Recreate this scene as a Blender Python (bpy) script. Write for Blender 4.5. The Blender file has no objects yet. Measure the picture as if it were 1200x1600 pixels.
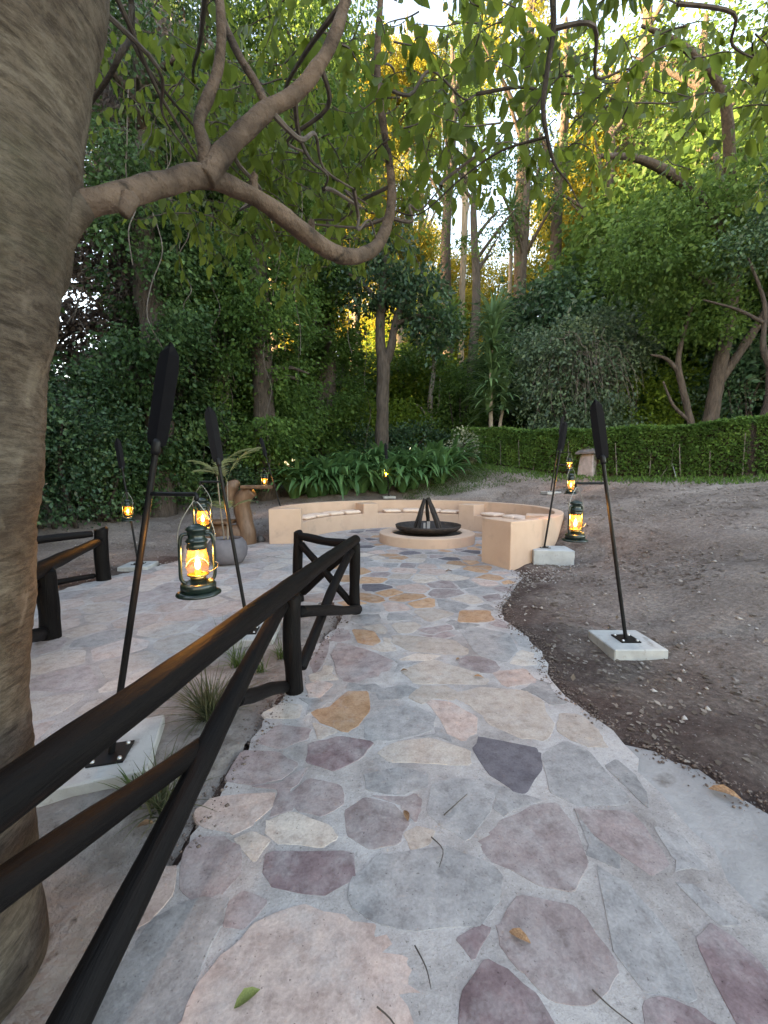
import bpy, bmesh, math, random
import numpy as np
from mathutils import Vector, Matrix, Quaternion, noise as mnoise

# ------------------------------------------------------------------ camera, sky, sun, exposure
scn = bpy.context.scene
COL = scn.collection
cam_d = bpy.data.cameras.new("camera")
cam_d.sensor_fit = 'VERTICAL'
cam_d.sensor_height = 36.0
cam_d.sensor_width = 27.0
cam_d.lens = 36.0 * 620.0 / 1600.0
cam_d.clip_start = 0.05
cam_d.clip_end = 2000
cam = bpy.data.objects.new("camera", cam_d)
COL.objects.link(cam)
cam.location = (0, 0, 1.53)
cam.rotation_euler = (math.radians(90 - 5.07), 0, 0)
scn.camera = cam

SUN_EL = 15.0
SUN_AZ = -106.0          # degrees from +Y towards +X: low in the west, left of the view
world = bpy.data.worlds.new("World")
scn.world = world
world.use_nodes = True
wn = world.node_tree
sky = wn.nodes.new('ShaderNodeTexSky')
sky.sky_type = 'NISHITA'
sky.sun_disc = False
sky.sun_elevation = math.radians(SUN_EL)
sky.sun_rotation = math.radians(SUN_AZ)
sky.air_density = 1.0
sky.dust_density = 1.0
sky.ozone_density = 1.0
bg = wn.nodes['Background']
bg.inputs['Strength'].default_value = 0.15
wn.links.new(sky.outputs['Color'], bg.inputs['Color'])

sun_d = bpy.data.lights.new("sun", 'SUN')
sun_d.energy = 5.0
sun_d.angle = math.radians(0.6)
sun_d.color = (1.0, 0.78, 0.5)
sun = bpy.data.objects.new("sun", sun_d)
COL.objects.link(sun)
_e, _a = math.radians(SUN_EL), math.radians(SUN_AZ)
to_sun = Vector((math.sin(_a) * math.cos(_e), math.cos(_a) * math.cos(_e), math.sin(_e)))
sun.rotation_euler = (-to_sun).to_track_quat('-Z', 'Y').to_euler()
sun.location = to_sun * 120

vs = scn.view_settings
vs.view_transform = 'Standard'
vs.look = 'None'
vs.gamma = 1.0
vs.use_curve_mapping = False
vs.exposure = 3.35
vs.use_white_balance = True
vs.white_balance_temperature = 8900
vs.white_balance_tint = 16
scn.render.engine = 'CYCLES'
scn.cycles.max_bounces = 8
scn.cycles.transparent_max_bounces = 8
scn.cycles.sample_clamp_indirect = 6.0
scn.cycles.use_denoising = True

# ------------------------------------------------------------------ helpers
RNG = np.random.default_rng(7)
random.seed(7)


def tag(o, label=None, cat=None, group=None, kind=None):
    if label: o["label"] = label
    if cat: o["category"] = cat
    if group: o["group"] = group
    if kind: o["kind"] = kind
    return o


def empty(name, loc, label=None, cat=None, group=None):
    o = bpy.data.objects.new(name, None)
    o.empty_display_size = 0.1
    o.location = loc
    COL.objects.link(o)
    return tag(o, label, cat, group)


def link(name, me, mat=None, parent=None, loc=(0, 0, 0), rot=None, smooth=False):
    """one mesh object; loc is in the parent's space"""
    o = bpy.data.objects.new(name, me)
    COL.objects.link(o)
    if mat is not None and len(me.materials) == 0:
        me.materials.append(mat)
    o.location = loc
    if rot is not None:
        o.rotation_mode = 'QUATERNION'
        o.rotation_quaternion = rot
    if parent is not None:
        o.parent = parent
    if smooth:
        me.polygons.foreach_set('use_smooth', [True] * len(me.polygons))
    return o


def copy_tree(root, loc, rz=0.0, scale=None):
    def rec(o, parent):
        c = o.copy()
        COL.objects.link(c)
        c.parent = parent
        for ch in [x for x in bpy.data.objects if x.parent == o]:
            rec(ch, c)
        return c
    c = rec(root, None)
    c.location = loc
    c.rotation_euler = (0, 0, rz)
    if scale is not None:
        c.scale = scale if hasattr(scale, '__len__') else (scale,) * 3
    return c


def smoothpath(pts, per=6):
    P = [Vector(p) for p in pts]
    if len(P) < 3:
        return [P[0].lerp(P[-1], i / per) for i in range(per + 1)]
    out = []
    for i in range(len(P) - 1):
        p0, p1, p2, p3 = P[max(i - 1, 0)], P[i], P[i + 1], P[min(i + 2, len(P) - 1)]
        for k in range(per):
            t = k / per
            out.append(0.5 * ((2 * p1) + (p2 - p0) * t + (2 * p0 - 5 * p1 + 4 * p2 - p3) * t * t + (3 * p1 - p0 - 3 * p2 + p3) * t ** 3))
    out.append(P[-1])
    return out


class MB:
    """collects shapes into one mesh"""
    def __init__(self):
        self.v, self.f = [], []

    def add(self, vs_, fs_):
        b = len(self.v)
        self.v += [tuple(p) for p in vs_]
        self.f += [tuple(b + i for i in f) for f in fs_]
        return self

    def box(self, c, s, rot=None):
        hx, hy, hz = s[0] / 2, s[1] / 2, s[2] / 2
        vv = [Vector((x, y, z)) for z in (-hz, hz) for x, y in ((-hx, -hy), (hx, -hy), (hx, hy), (-hx, hy))]
        if rot is not None:
            vv = [rot @ p for p in vv]
        vv = [p + Vector(c) for p in vv]
        return self.add(vv, [(3, 2, 1, 0), (4, 5, 6, 7), (0, 1, 5, 4), (1, 2, 6, 5), (2, 3, 7, 6), (3, 0, 4, 7)])

    def tube(self, pts, radii, seg=8, cap=True, wob=0.0, seed=0, rough=0.0, rfreq=3.0):
        P = [Vector(p) for p in pts]
        n = len(P)
        if not hasattr(radii, '__len__'):
            radii = [radii] * n
        elif len(radii) != n:
            radii = list(np.interp(np.linspace(0, 1, n), np.linspace(0, 1, len(radii)), radii))
        t = (P[1] - P[0]).normalized()
        u = t.orthogonal().normalized()
        vv, ff = [], []
        for i in range(n):
            tn = (P[min(i + 1, n - 1)] - P[max(i - 1, 0)]).normalized()
            q = t.rotation_difference(tn)
            u = (q @ u).normalized()
            u = (u - tn * u.dot(tn)).normalized()
            t = tn
            w = t.cross(u)
            for k in range(seg):
                a = 2 * math.pi * k / seg
                d = u * math.cos(a) + w * math.sin(a)
                r = radii[i]
                if rough:
                    pp = P[i] + d * r
                    r *= 1 + rough * mnoise.noise(pp * rfreq + Vector((seed * 3.1, 0, 0)))
                vv.append(P[i] + d * r)
        for i in range(n - 1):
            for k in range(seg):
                k2 = (k + 1) % seg
                ff.append((i * seg + k, i * seg + k2, (i + 1) * seg + k2, (i + 1) * seg + k))
        if cap:
            ff.append(tuple(range(seg - 1, -1, -1)))
            ff.append(tuple((n - 1) * seg + k for k in range(seg)))
        return self.add(vv, ff)

    def lathe(self, prof, seg=20, c=(0, 0, 0)):
        vv, ff = [], []
        for r, z in prof:
            for k in range(seg):
                a = 2 * math.pi * k / seg
                vv.append((c[0] + r * math.cos(a), c[1] + r * math.sin(a), c[2] + z))
        for i in range(len(prof) - 1):
            for k in range(seg):
                k2 = (k + 1) % seg
                ff.append((i * seg + k, i * seg + k2, (i + 1) * seg + k2, (i + 1) * seg + k))
        if prof[0][0] > 1e-4:
            ff.append(tuple(range(seg - 1, -1, -1)))
        if prof[-1][0] > 1e-4:
            ff.append(tuple((len(prof) - 1) * seg + k for k in range(seg)))
        return self.add(vv, ff)

    def mesh(self, name, smooth=False):
        me = bpy.data.meshes.new(name)
        me.from_pydata(self.v, [], self.f)
        me.update()
        if smooth:
            me.polygons.foreach_set('use_smooth', [True] * len(me.polygons))
        return me

    def build(self, name, mat, parent=None, loc=(0, 0, 0), rot=None, smooth=False, autosmooth=None):
        me = self.mesh(name, smooth)
        if autosmooth:
            me.polygons.foreach_set('use_smooth', [True] * len(me.polygons))
            me.set_sharp_from_angle(angle=math.radians(autosmooth))
        return link(name, me, mat, parent, loc, rot)


def bevel(o, w=0.01, seg=2):
    m = o.modifiers.new('bevel', 'BEVEL')
    m.width = w
    m.segments = seg
    m.limit_method = 'ANGLE'
    m.angle_limit = math.radians(40)
    return o


# ------------------------------------------------------------------ materials
def nodes(name):
    m = bpy.data.materials.new(name)
    m.use_nodes = True
    nt = m.node_tree
    return m, nt, nt.nodes['Principled BSDF'], nt.nodes.new, nt.links.new


def ramp(nt, stops, interp='LINEAR'):
    r = nt.nodes.new('ShaderNodeValToRGB')
    r.color_ramp.interpolation = interp
    els = r.color_ramp.elements
    while len(els) < len(stops):
        els.new(0.5)
    for e, (p, c) in zip(els, stops):
        e.position = p
        e.color = (*c, 1) if len(c) == 3 else c
    return r


def noise_tex(nt, scale, detail=6, rough=0.6, vec=None, stretch=None, dist=0.0):
    n = nt.nodes.new('ShaderNodeTexNoise')
    n.inputs['Scale'].default_value = scale
    n.inputs['Detail'].default_value = detail
    n.inputs['Roughness'].default_value = rough
    n.inputs['Distortion'].default_value = dist
    if vec is not None:
        if stretch is not None:
            mp = nt.nodes.new('ShaderNodeMapping')
            mp.inputs['Scale'].default_value = stretch
            nt.links.new(vec, mp.inputs['Vector'])
            vec = mp.outputs['Vector']
        nt.links.new(vec, n.inputs['Vector'])
    return n


def mix_rgb(nt, fac, a, b, mode='MIX'):
    m = nt.nodes.new('ShaderNodeMix')
    m.data_type = 'RGBA'
    m.blend_type = mode
    for sock, val in ((m.inputs[0], fac), (m.inputs[6], a), (m.inputs[7], b)):
        if hasattr(val, 'links'):
            nt.links.new(val, sock)
        elif hasattr(val, '__len__'):
            sock.default_value = (*val, 1)
        else:
            sock.default_value = val
    return m.outputs[2]


def bump(nt, height, strength=0.3, dist=0.01, prev=None):
    b = nt.nodes.new('ShaderNodeBump')
    b.inputs['Strength'].default_value = strength
    b.inputs['Distance'].default_value = dist
    nt.links.new(height, b.inputs['Height'])
    if prev is not None:
        nt.links.new(prev, b.inputs['Normal'])
    return b.outputs['Normal']


def mat_mottle(name, c1, c2, scale=6, rough=0.8, bumps=((40, 0.3, 0.004),), coords='Object', stretch=None,
               spec=0.4, metallic=0.0, c3=None, scale3=30, f3=0.5, rnd=0.0, pos=(0.35, 0.65)):
    m, nt, p, new, ln = nodes(name)
    if coords == 'Position':
        vec = new('ShaderNodeNewGeometry').outputs['Position']
    else:
        vec = new('ShaderNodeTexCoord').outputs[coords]
    n = noise_tex(nt, scale, vec=vec, stretch=stretch)
    r = ramp(nt, [(pos[0], c1), (pos[1], c2)])
    ln(n.outputs['Fac'], r.inputs['Fac'])
    col = r.outputs['Color']
    if c3 is not None:
        n3 = noise_tex(nt, scale3, vec=vec, stretch=stretch, detail=8)
        r3 = ramp(nt, [(f3, (0, 0, 0)), (f3 + 0.12, (1, 1, 1))])
        ln(n3.outputs['Fac'], r3.inputs['Fac'])
        col = mix_rgb(nt, r3.outputs['Color'], col, c3)
    if rnd:
        oi = new('ShaderNodeObjectInfo')
        hsv = new('ShaderNodeHueSaturation')
        mr = new('ShaderNodeMapRange')
        mr.inputs['To Min'].default_value = 1 - rnd
        mr.inputs['To Max'].default_value = 1 + rnd
        ln(oi.outputs['Random'], mr.inputs['Value'])
        ln(mr.outputs['Result'], hsv.inputs['Value'])
        ln(col, hsv.inputs['Color'])
        col = hsv.outputs['Color']
    ln(col, p.inputs['Base Color'])
    p.inputs['Roughness'].default_value = rough
    p.inputs['Specular IOR Level'].default_value = spec
    p.inputs['Metallic'].default_value = metallic
    prev = None
    for bs, st, ds in bumps:
        nb = noise_tex(nt, bs, vec=vec, stretch=stretch, detail=8)
        prev = bump(nt, nb.outputs['Fac'], st, ds, prev)
    if prev is not None:
        ln(prev, p.inputs['Normal'])
    return m


def mat_leaf(name, dark, mid, light, transl=0.35, rough=0.45, tcol=None, rnd=0.15, spec=0.14):
    """leaf tissue: its own colour varies leaf by leaf (attribute tone); light passes through it"""
    m, nt, p, new, ln = nodes(name)
    at = new('ShaderNodeAttribute')
    at.attribute_name = 'tone'
    r = ramp(nt, [(0.0, dark), (0.5, mid), (1.0, light)])
    ln(at.outputs['Fac'], r.inputs['Fac'])
    oi = new('ShaderNodeObjectInfo')
    hsv = new('ShaderNodeHueSaturation')
    mr = new('ShaderNodeMapRange')
    mr.inputs['To Min'].default_value = 1 - rnd
    mr.inputs['To Max'].default_value = 1 + rnd
    ln(oi.outputs['Random'], mr.inputs['Value'])
    ln(mr.outputs['Result'], hsv.inputs['Value'])
    ln(r.outputs['Color'], hsv.inputs['Color'])
    ln(hsv.outputs['Color'], p.inputs['Base Color'])
    p.inputs['Roughness'].default_value = rough
    p.inputs['Specular IOR Level'].default_value = spec
    tr = new('ShaderNodeBsdfTranslucent')
    if tcol is None:
        tcol = tuple(min(1, c * 1.6) for c in light)
    tc = mix_rgb(nt, 0.5, hsv.outputs['Color'], tcol)
    ln(tc, tr.inputs['Color'])
    mx = new('ShaderNodeMixShader')
    mx.inputs['Fac'].default_value = transl
    ln(p.outputs['BSDF'], mx.inputs[1])
    ln(tr.outputs['BSDF'], mx.inputs[2])
    ln(mx.outputs['Shader'], nt.nodes['Material Output'].inputs['Surface'])
    return m


MORTAR = (0.385, 0.36, 0.35)


def mat_stone(name, c1, c2, wash=0.53):
    """flagstone: mottled, its own random value, cement smeared over parts of it"""
    m, nt, p, new, ln = nodes(name)
    tc = new('ShaderNodeNewGeometry').outputs['Position']
    n = noise_tex(nt, 7, vec=tc, detail=8)
    r = ramp(nt, [(0.3, c1), (0.7, c2)])
    ln(n.outputs['Fac'], r.inputs['Fac'])
    oi = new('ShaderNodeObjectInfo')
    hsv = new('ShaderNodeHueSaturation')
    mr = new('ShaderNodeMapRange')
    mr.inputs['To Min'].default_value = 0.8
    mr.inputs['To Max'].default_value = 1.2
    ln(oi.outputs['Random'], mr.inputs['Value'])
    ln(mr.outputs['Result'], hsv.inputs['Value'])
    ln(r.outputs['Color'], hsv.inputs['Color'])
    n2 = noise_tex(nt, 4.5, vec=tc, detail=10, rough=0.72)
    r2 = ramp(nt, [(wash - 0.08, (0.02, 0.02, 0.02)), (wash + 0.12, (0.55, 0.55, 0.55))])
    ln(n2.outputs['Fac'], r2.inputs['Fac'])
    col = mix_rgb(nt, r2.outputs['Color'], hsv.outputs['Color'], MORTAR)
    n7 = noise_tex(nt, 14, vec=tc, detail=9, rough=0.75)
    r7 = ramp(nt, [(0.34, (0.76, 0.73, 0.72)), (0.5, (1, 1, 1)), (0.68, (1.1, 1.09, 1.07))])
    ln(n7.outputs['Fac'], r7.inputs['Fac'])
    col = mix_rgb(nt, 1.0, col, r7.outputs['Color'], 'MULTIPLY')
    n3 = noise_tex(nt, 90, vec=tc, detail=6, rough=0.7)
    r3 = ramp(nt, [(0.3, (0.8, 0.8, 0.8)), (0.62, (1.05, 1.05, 1.05))])
    ln(n3.outputs['Fac'], r3.inputs['Fac'])
    col = mix_rgb(nt, 1.0, col, r3.outputs['Color'], 'MULTIPLY')
    n9 = noise_tex(nt, 75, vec=tc, detail=3, rough=0.6)
    r9 = ramp(nt, [(0.66, (1, 1, 1)), (0.71, (0.45, 0.42, 0.41))])
    ln(n9.outputs['Fac'], r9.inputs['Fac'])
    col = mix_rgb(nt, 1.0, col, r9.outputs['Color'], 'MULTIPLY')
    ln(col, p.inputs['Base Color'])
    p.inputs['Roughness'].default_value = 0.82
    p.inputs['Specular IOR Level'].default_value = 0.3
    nb = bump(nt, n3.outputs['Fac'], 0.35, 0.004)
    n4 = noise_tex(nt, 9, vec=tc, detail=8)
    nb = bump(nt, n4.outputs['Fac'], 0.5, 0.02, nb)
    ln(nb, p.inputs['Normal'])
    return m


STONE_M = {
    'plum': mat_stone('stone_plum', (0.125, 0.08, 0.085), (0.21, 0.145, 0.148), 0.54),
    'mauve': mat_stone('stone_mauve', (0.205, 0.152, 0.148), (0.295, 0.23, 0.222), 0.52),
    'pink': mat_stone('stone_pink', (0.37, 0.265, 0.23), (0.47, 0.355, 0.31), 0.55),
    'cream': mat_stone('stone_cream', (0.40, 0.32, 0.27), (0.47, 0.4, 0.35), 0.57),
    'slate': mat_stone('stone_slate', (0.205, 0.195, 0.195), (0.29, 0.275, 0.27), 0.50),
    'dark': mat_stone('stone_dark', (0.10, 0.09, 0.105), (0.15, 0.135, 0.15), 0.66),
    'orange': mat_stone('stone_orange', (0.36, 0.19, 0.10), (0.45, 0.28, 0.18), 0.6),
}
STONE_R = {    # the ramp's stones lie under a thicker film of cement
    'cream': mat_stone('stone_cream_washed', (0.40, 0.33, 0.29), (0.47, 0.41, 0.37), 0.47),
    'pink': mat_stone('stone_pink_washed', (0.36, 0.28, 0.25), (0.44, 0.36, 0.33), 0.47),
    'slate': mat_stone('stone_slate_washed', (0.25, 0.24, 0.24), (0.33, 0.32, 0.32), 0.46),
    'mauve': mat_stone('stone_mauve_washed', (0.26, 0.21, 0.21), (0.34, 0.29, 0.28), 0.46),
}
# cement between the stones
m, nt, p, new, ln = nodes('mortar')
_v = new('ShaderNodeNewGeometry').outputs['Position']
_n = noise_tex(nt, 2.2, vec=_v, detail=10, rough=0.68)
_r = ramp(nt, [(0.28, (0.28, 0.262, 0.258)), (0.5, MORTAR), (0.72, (0.47, 0.435, 0.415))])
ln(_n.outputs['Fac'], _r.inputs['Fac'])
_n3 = noise_tex(nt, 120, vec=_v, detail=5, rough=0.7)
_r3 = ramp(nt, [(0.28, (0.85, 0.85, 0.85)), (0.6, (1.03, 1.03, 1.03))])
ln(_n3.outputs['Fac'], _r3.inputs['Fac'])
_n6 = noise_tex(nt, 30, vec=_v, detail=7, rough=0.75)
_r6 = ramp(nt, [(0.30, (0.55, 0.53, 0.52)), (0.42, (0.96, 0.95, 0.95)), (0.7, (1.08, 1.07, 1.06))])
ln(_n6.outputs['Fac'], _r6.inputs['Fac'])
_n8 = noise_tex(nt, 1.1, vec=_v, detail=9, rough=0.7)
_r8 = ramp(nt, [(0.38, (0.78, 0.74, 0.72)), (0.56, (1.03, 1.03, 1.03))])
ln(_n8.outputs['Fac'], _r8.inputs['Fac'])
_cm = mix_rgb(nt, 1.0, _r.outputs['Color'], _r3.outputs['Color'], 'MULTIPLY')
_cm = mix_rgb(nt, 1.0, _cm, _r6.outputs['Color'], 'MULTIPLY')
_cm = mix_rgb(nt, 1.0, _cm, _r8.outputs['Color'], 'MULTIPLY')
_n9 = noise_tex(nt, 85, vec=_v, detail=3, rough=0.6)
_r9 = ramp(nt, [(0.64, (1, 1, 1)), (0.69, (0.5, 0.48, 0.46))])
ln(_n9.outputs['Fac'], _r9.inputs['Fac'])
_cm = mix_rgb(nt, 1.0, _cm, _r9.outputs['Color'], 'MULTIPLY')
ln(_cm, p.inputs['Base Color'])
p.inputs['Roughness'].default_value = 0.9
p.inputs['Specular IOR Level'].default_value = 0.25
_b = bump(nt, _n3.outputs['Fac'], 0.5, 0.004)
_n4 = noise_tex(nt, 6, vec=_v, detail=10, rough=0.7)
ln(bump(nt, _n4.outputs['Fac'], 0.7, 0.03, _b), p.inputs['Normal'])
MAT_MORTAR = m

# soil
m, nt, p, new, ln = nodes('soil')
_v = new('ShaderNodeNewGeometry').outputs['Position']
_n = noise_tex(nt, 0.55, vec=_v, detail=10, rough=0.62)
_r = ramp(nt, [(0.3, (0.155, 0.12, 0.103)), (0.5, (0.255, 0.208, 0.183)), (0.7, (0.37, 0.318, 0.285))])
ln(_n.outputs['Fac'], _r.inputs['Fac'])
_at = new('ShaderNodeAttribute')
_at.attribute_name = 'dug'
_nd = noise_tex(nt, 2.4, vec=_v, detail=8, rough=0.65)
_ad = new('ShaderNodeMath')
_ad.operation = 'ADD'
ln(_at.outputs['Fac'], _ad.inputs[0])
ln(_nd.outputs['Fac'], _ad.inputs[1])
_rd = ramp(nt, [(0.62, (0, 0, 0)), (0.98, (1, 1, 1))])
ln(_ad.outputs['Value'], _rd.inputs['Fac'])
_soil = mix_rgb(nt, _rd.outputs['Color'], _r.outputs['Color'], (0.105, 0.073, 0.064))
_n2 = noise_tex(nt, 26, vec=_v, detail=8, rough=0.75)
_r2 = ramp(nt, [(0.3, (0.5, 0.5, 0.5)), (0.55, (1, 1, 1)), (0.75, (1.7, 1.65, 1.6))])
ln(_n2.outputs['Fac'], _r2.inputs['Fac'])
_c = mix_rgb(nt, 1.0, _soil, _r2.outputs['Color'], 'MULTIPLY')
_n5 = noise_tex(nt, 60, vec=_v, detail=3, rough=0.5)
_r5 = ramp(nt, [(0.66, (0, 0, 0)), (0.72, (0.7, 0.7, 0.7))])
ln(_n5.outputs['Fac'], _r5.inputs['Fac'])
_c = mix_rgb(nt, _r5.outputs['Color'], _c, (0.36, 0.33, 0.31))
ln(_c, p.inputs['Base Color'])
p.inputs['Roughness'].default_value = 0.95
p.inputs['Specular IOR Level'].default_value = 0.15
_b = bump(nt, _n2.outputs['Fac'], 0.8, 0.03)
_n4 = noise_tex(nt, 5, vec=_v, detail=10, rough=0.7)
ln(bump(nt, _n4.outputs['Fac'], 0.8, 0.08, _b), p.inputs['Normal'])
MAT_SOIL = m

MAT_SANDBED = mat_mottle('sandy_soil', (0.17, 0.145, 0.13), (0.30, 0.27, 0.25), 5, 0.95, ((35, 0.8, 0.02), (8, 0.8, 0.05)), 'Position', spec=0.15, c3=(0.09, 0.075, 0.065), scale3=18, f3=0.6)
MAT_APRON = mat_mottle('smooth_concrete', (0.22, 0.205, 0.20), (0.34, 0.32, 0.31), 2.5, 0.9, ((90, 0.5, 0.004), (7, 0.6, 0.03)), 'Position', spec=0.2, c3=(0.15, 0.13, 0.12), scale3=5, f3=0.57)
MAT_SLAB = mat_mottle('pale_concrete', (0.33, 0.325, 0.315), (0.43, 0.425, 0.41), 6, 0.9, ((60, 0.4, 0.006),), 'Object', c3=(0.24, 0.22, 0.2), scale3=9, f3=0.58)
MAT_BLOCK = mat_mottle('grey_concrete', (0.33, 0.34, 0.34), (0.44, 0.45, 0.45), 6, 0.9, ((60, 0.4, 0.006),), 'Object', c3=(0.25, 0.25, 0.25), scale3=12, f3=0.6)
MAT_PLASTER = mat_mottle('peach_plaster', (0.535, 0.362, 0.268), (0.60, 0.415, 0.31), 1.8, 0.75, ((140, 0.25, 0.003), (12, 0.25, 0.01)), 'Position', spec=0.25, c3=(0.47, 0.33, 0.25), scale3=2.2, f3=0.56)
MAT_CUSHION = mat_mottle('cushion_fabric', (0.68, 0.50, 0.40), (0.75, 0.57, 0.46), 9, 0.9, ((220, 0.3, 0.002),), 'Object', spec=0.15, rnd=0.05)
MAT_LOG = mat_mottle('black_stained_wood', (0.003, 0.0026, 0.003), (0.007, 0.0058, 0.0058), 5, 0.55, ((16, 0.55, 0.012), (60, 0.35, 0.004)), 'Object', stretch=(6, 6, 0.5), spec=0.11, c3=(0.015, 0.008, 0.006), scale3=3.2, f3=0.62, rnd=0.2)
MAT_IRON = mat_mottle('black_iron', (0.004, 0.004, 0.005), (0.008, 0.008, 0.009), 18, 0.5, ((90, 0.15, 0.002),), 'Object', spec=0.25)
MAT_BLADE = mat_mottle('black_blade', (0.003, 0.003, 0.005), (0.005, 0.005, 0.007), 14, 0.6, ((60, 0.1, 0.002),), 'Object', spec=0.12)
MAT_BOLT = mat_mottle('zinc_bolt', (0.5, 0.5, 0.5), (0.62, 0.62, 0.62), 30, 0.4, (), 'Object', metallic=0.8)
MAT_GREENTIN = mat_mottle('green_tin', (0.004, 0.011, 0.009), (0.010, 0.022, 0.018), 20, 0.28, ((70, 0.12, 0.002),), 'Object', spec=0.6, c3=(0.10, 0.07, 0.03), scale3=25, f3=0.68)
MAT_WIRE = mat_mottle('tin_wire', (0.28, 0.28, 0.27), (0.4, 0.39, 0.37), 40, 0.35, (), 'Object', metallic=0.9)
MAT_BRASS = mat_mottle('brass', (0.45, 0.28, 0.09), (0.6, 0.4, 0.15), 40, 0.3, (), 'Object', metallic=0.9)
MAT_RUST = mat_mottle('burnt_steel', (0.018, 0.014, 0.013), (0.05, 0.036, 0.03), 9, 0.65, ((50, 0.4, 0.006),), 'Object', c3=(0.09, 0.045, 0.025), scale3=7, f3=0.66)
MAT_ASH = mat_mottle('ash', (0.03, 0.026, 0.025), (0.07, 0.062, 0.06), 14, 0.95, ((60, 0.7, 0.01),), 'Position')
MAT_CHAR = mat_mottle('charred_wood', (0.012, 0.010, 0.010), (0.045, 0.035, 0.03), 6, 0.8, ((18, 0.8, 0.02),), 'Object', stretch=(4, 4, 0.6), c3=(0.10, 0.06, 0.045), scale3=4, f3=0.6)
MAT_ASHWOOD = mat_mottle('ash_grey_wood', (0.22, 0.21, 0.2), (0.36, 0.34, 0.33), 8, 0.9, ((20, 0.7, 0.01),), 'Object', stretch=(4, 4, 0.6))
MAT_ROOFSTONE = mat_mottle('weathered_stone', (0.22, 0.2, 0.2), (0.34, 0.31, 0.31), 6, 0.9, ((40, 0.5, 0.01),), 'Object')
MAT_DARKSTONE = mat_mottle('dark_weathered_stone', (0.09, 0.085, 0.085), (0.16, 0.15, 0.15), 6, 0.9, ((40, 0.5, 0.01),), 'Object')
MAT_BOULDER = mat_mottle('pale_rock', (0.33, 0.27, 0.24), (0.5, 0.44, 0.4), 3, 0.9, ((12, 0.8, 0.03), (60, 0.4, 0.005)), 'Object')
MAT_POT = mat_mottle('grey_pot', (0.11, 0.10, 0.11), (0.165, 0.15, 0.16), 4, 0.7, ((60, 0.25, 0.004),), 'Object')
MAT_CARVED = mat_mottle('carved_wood', (0.10, 0.052, 0.030), (0.19, 0.105, 0.062), 3, 0.5, ((9, 0.5, 0.02),), 'Object', stretch=(3, 3, 0.7), c3=(0.11, 0.045, 0.02), scale3=4, f3=0.6)
MAT_BARK = mat_mottle('bark', (0.048, 0.037, 0.030), (0.105, 0.082, 0.068), 5, 0.9, ((14, 1.0, 0.06),), 'Object', stretch=(3, 3, 0.6), c3=(0.04, 0.03, 0.024), scale3=6, f3=0.58)
MAT_BARK_PALE = mat_mottle('pale_bark', (0.20, 0.165, 0.135), (0.34, 0.28, 0.22), 4, 0.9, ((10, 0.7, 0.05),), 'Object', stretch=(3, 3, 0.5), c3=(0.13, 0.10, 0.08), scale3=4, f3=0.58)
MAT_BARK_DARK = mat_mottle('dark_bark', (0.03, 0.023, 0.019), (0.07, 0.054, 0.045), 5, 0.9, ((14, 1.0, 0.06),), 'Object', stretch=(3, 3, 0.6))
MAT_TWIG = mat_mottle('twig', (0.05, 0.038, 0.032), (0.10, 0.08, 0.068), 20, 0.85, (), 'Position')
MAT_VINE = mat_mottle('dry_vine', (0.07, 0.058, 0.05), (0.14, 0.12, 0.105), 9, 0.9, (), 'Position')
MAT_PALETWIG = mat_mottle('bleached_twig', (0.12, 0.105, 0.095), (0.2, 0.18, 0.165), 9, 0.9, (), 'Position')
MAT_DRYLEAF = mat_mottle('dry_leaf', (0.16, 0.075, 0.035), (0.30, 0.17, 0.09), 12, 0.75, ((60, 0.4, 0.003),), 'Object', rnd=0.35)
MAT_CRUMB = mat_mottle('soil_crumb', (0.10, 0.072, 0.06), (0.2, 0.155, 0.135), 9, 0.95, (), 'Position', spec=0.1)
MAT_PEBBLE = mat_mottle('pebble', (0.17, 0.145, 0.13), (0.38, 0.345, 0.32), 1.7, 0.9, (), 'Position', pos=(0.42, 0.6))

# smooth grey-brown bark with fine cross lines, pale and mossy patches (the big tree)
m, nt, p, new, ln = nodes('ringed_bark')
_v = new('ShaderNodeTexCoord').outputs['Object']
_n = noise_tex(nt, 3.4, vec=_v, detail=10, rough=0.66)
_r = ramp(nt, [(0.30, (0.045, 0.034, 0.026)), (0.5, (0.088, 0.069, 0.054)), (0.70, (0.15, 0.126, 0.10))])
ln(_n.outputs['Fac'], _r.inputs['Fac'])
_nl = noise_tex(nt, 20, vec=_v, stretch=(1.0, 1.0, 3.4), detail=10, rough=0.75, dist=0.0)
_rl = ramp(nt, [(0.42, (0.62, 0.59, 0.56)), (0.57, (1.14, 1.12, 1.09))])
ln(_nl.outputs['Fac'], _rl.inputs['Fac'])
_c = mix_rgb(nt, 1.0, _r.outputs['Color'], _rl.outputs['Color'], 'MULTIPLY')
_nk = noise_tex(nt, 7, vec=_v, stretch=(1.0, 1.0, 9.0), detail=4, rough=0.5)
_rk = ramp(nt, [(0.62, (1, 1, 1)), (0.68, (0.6, 0.58, 0.56))])
ln(_nk.outputs['Fac'], _rk.inputs['Fac'])
_c = mix_rgb(nt, 1.0, _c, _rk.outputs['Color'], 'MULTIPLY')
_np = noise_tex(nt, 6.5, vec=_v, detail=6, stretch=(1.4, 1.4, 0.8))
_rp = ramp(nt, [(0.6, (0, 0, 0)), (0.72, (0.55, 0.55, 0.55))])
ln(_np.outputs['Fac'], _rp.inputs['Fac'])
_c = mix_rgb(nt, _rp.outputs['Color'], _c, (0.22, 0.18, 0.14))
_ng = noise_tex(nt, 2.1, vec=_v, detail=7)
_rg = ramp(nt, [(0.55, (0, 0, 0)), (0.75, (0.5, 0.5, 0.5))])
ln(_ng.outputs['Fac'], _rg.inputs['Fac'])
_c = mix_rgb(nt, _rg.outputs['Color'], _c, (0.06, 0.06, 0.032))
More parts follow.
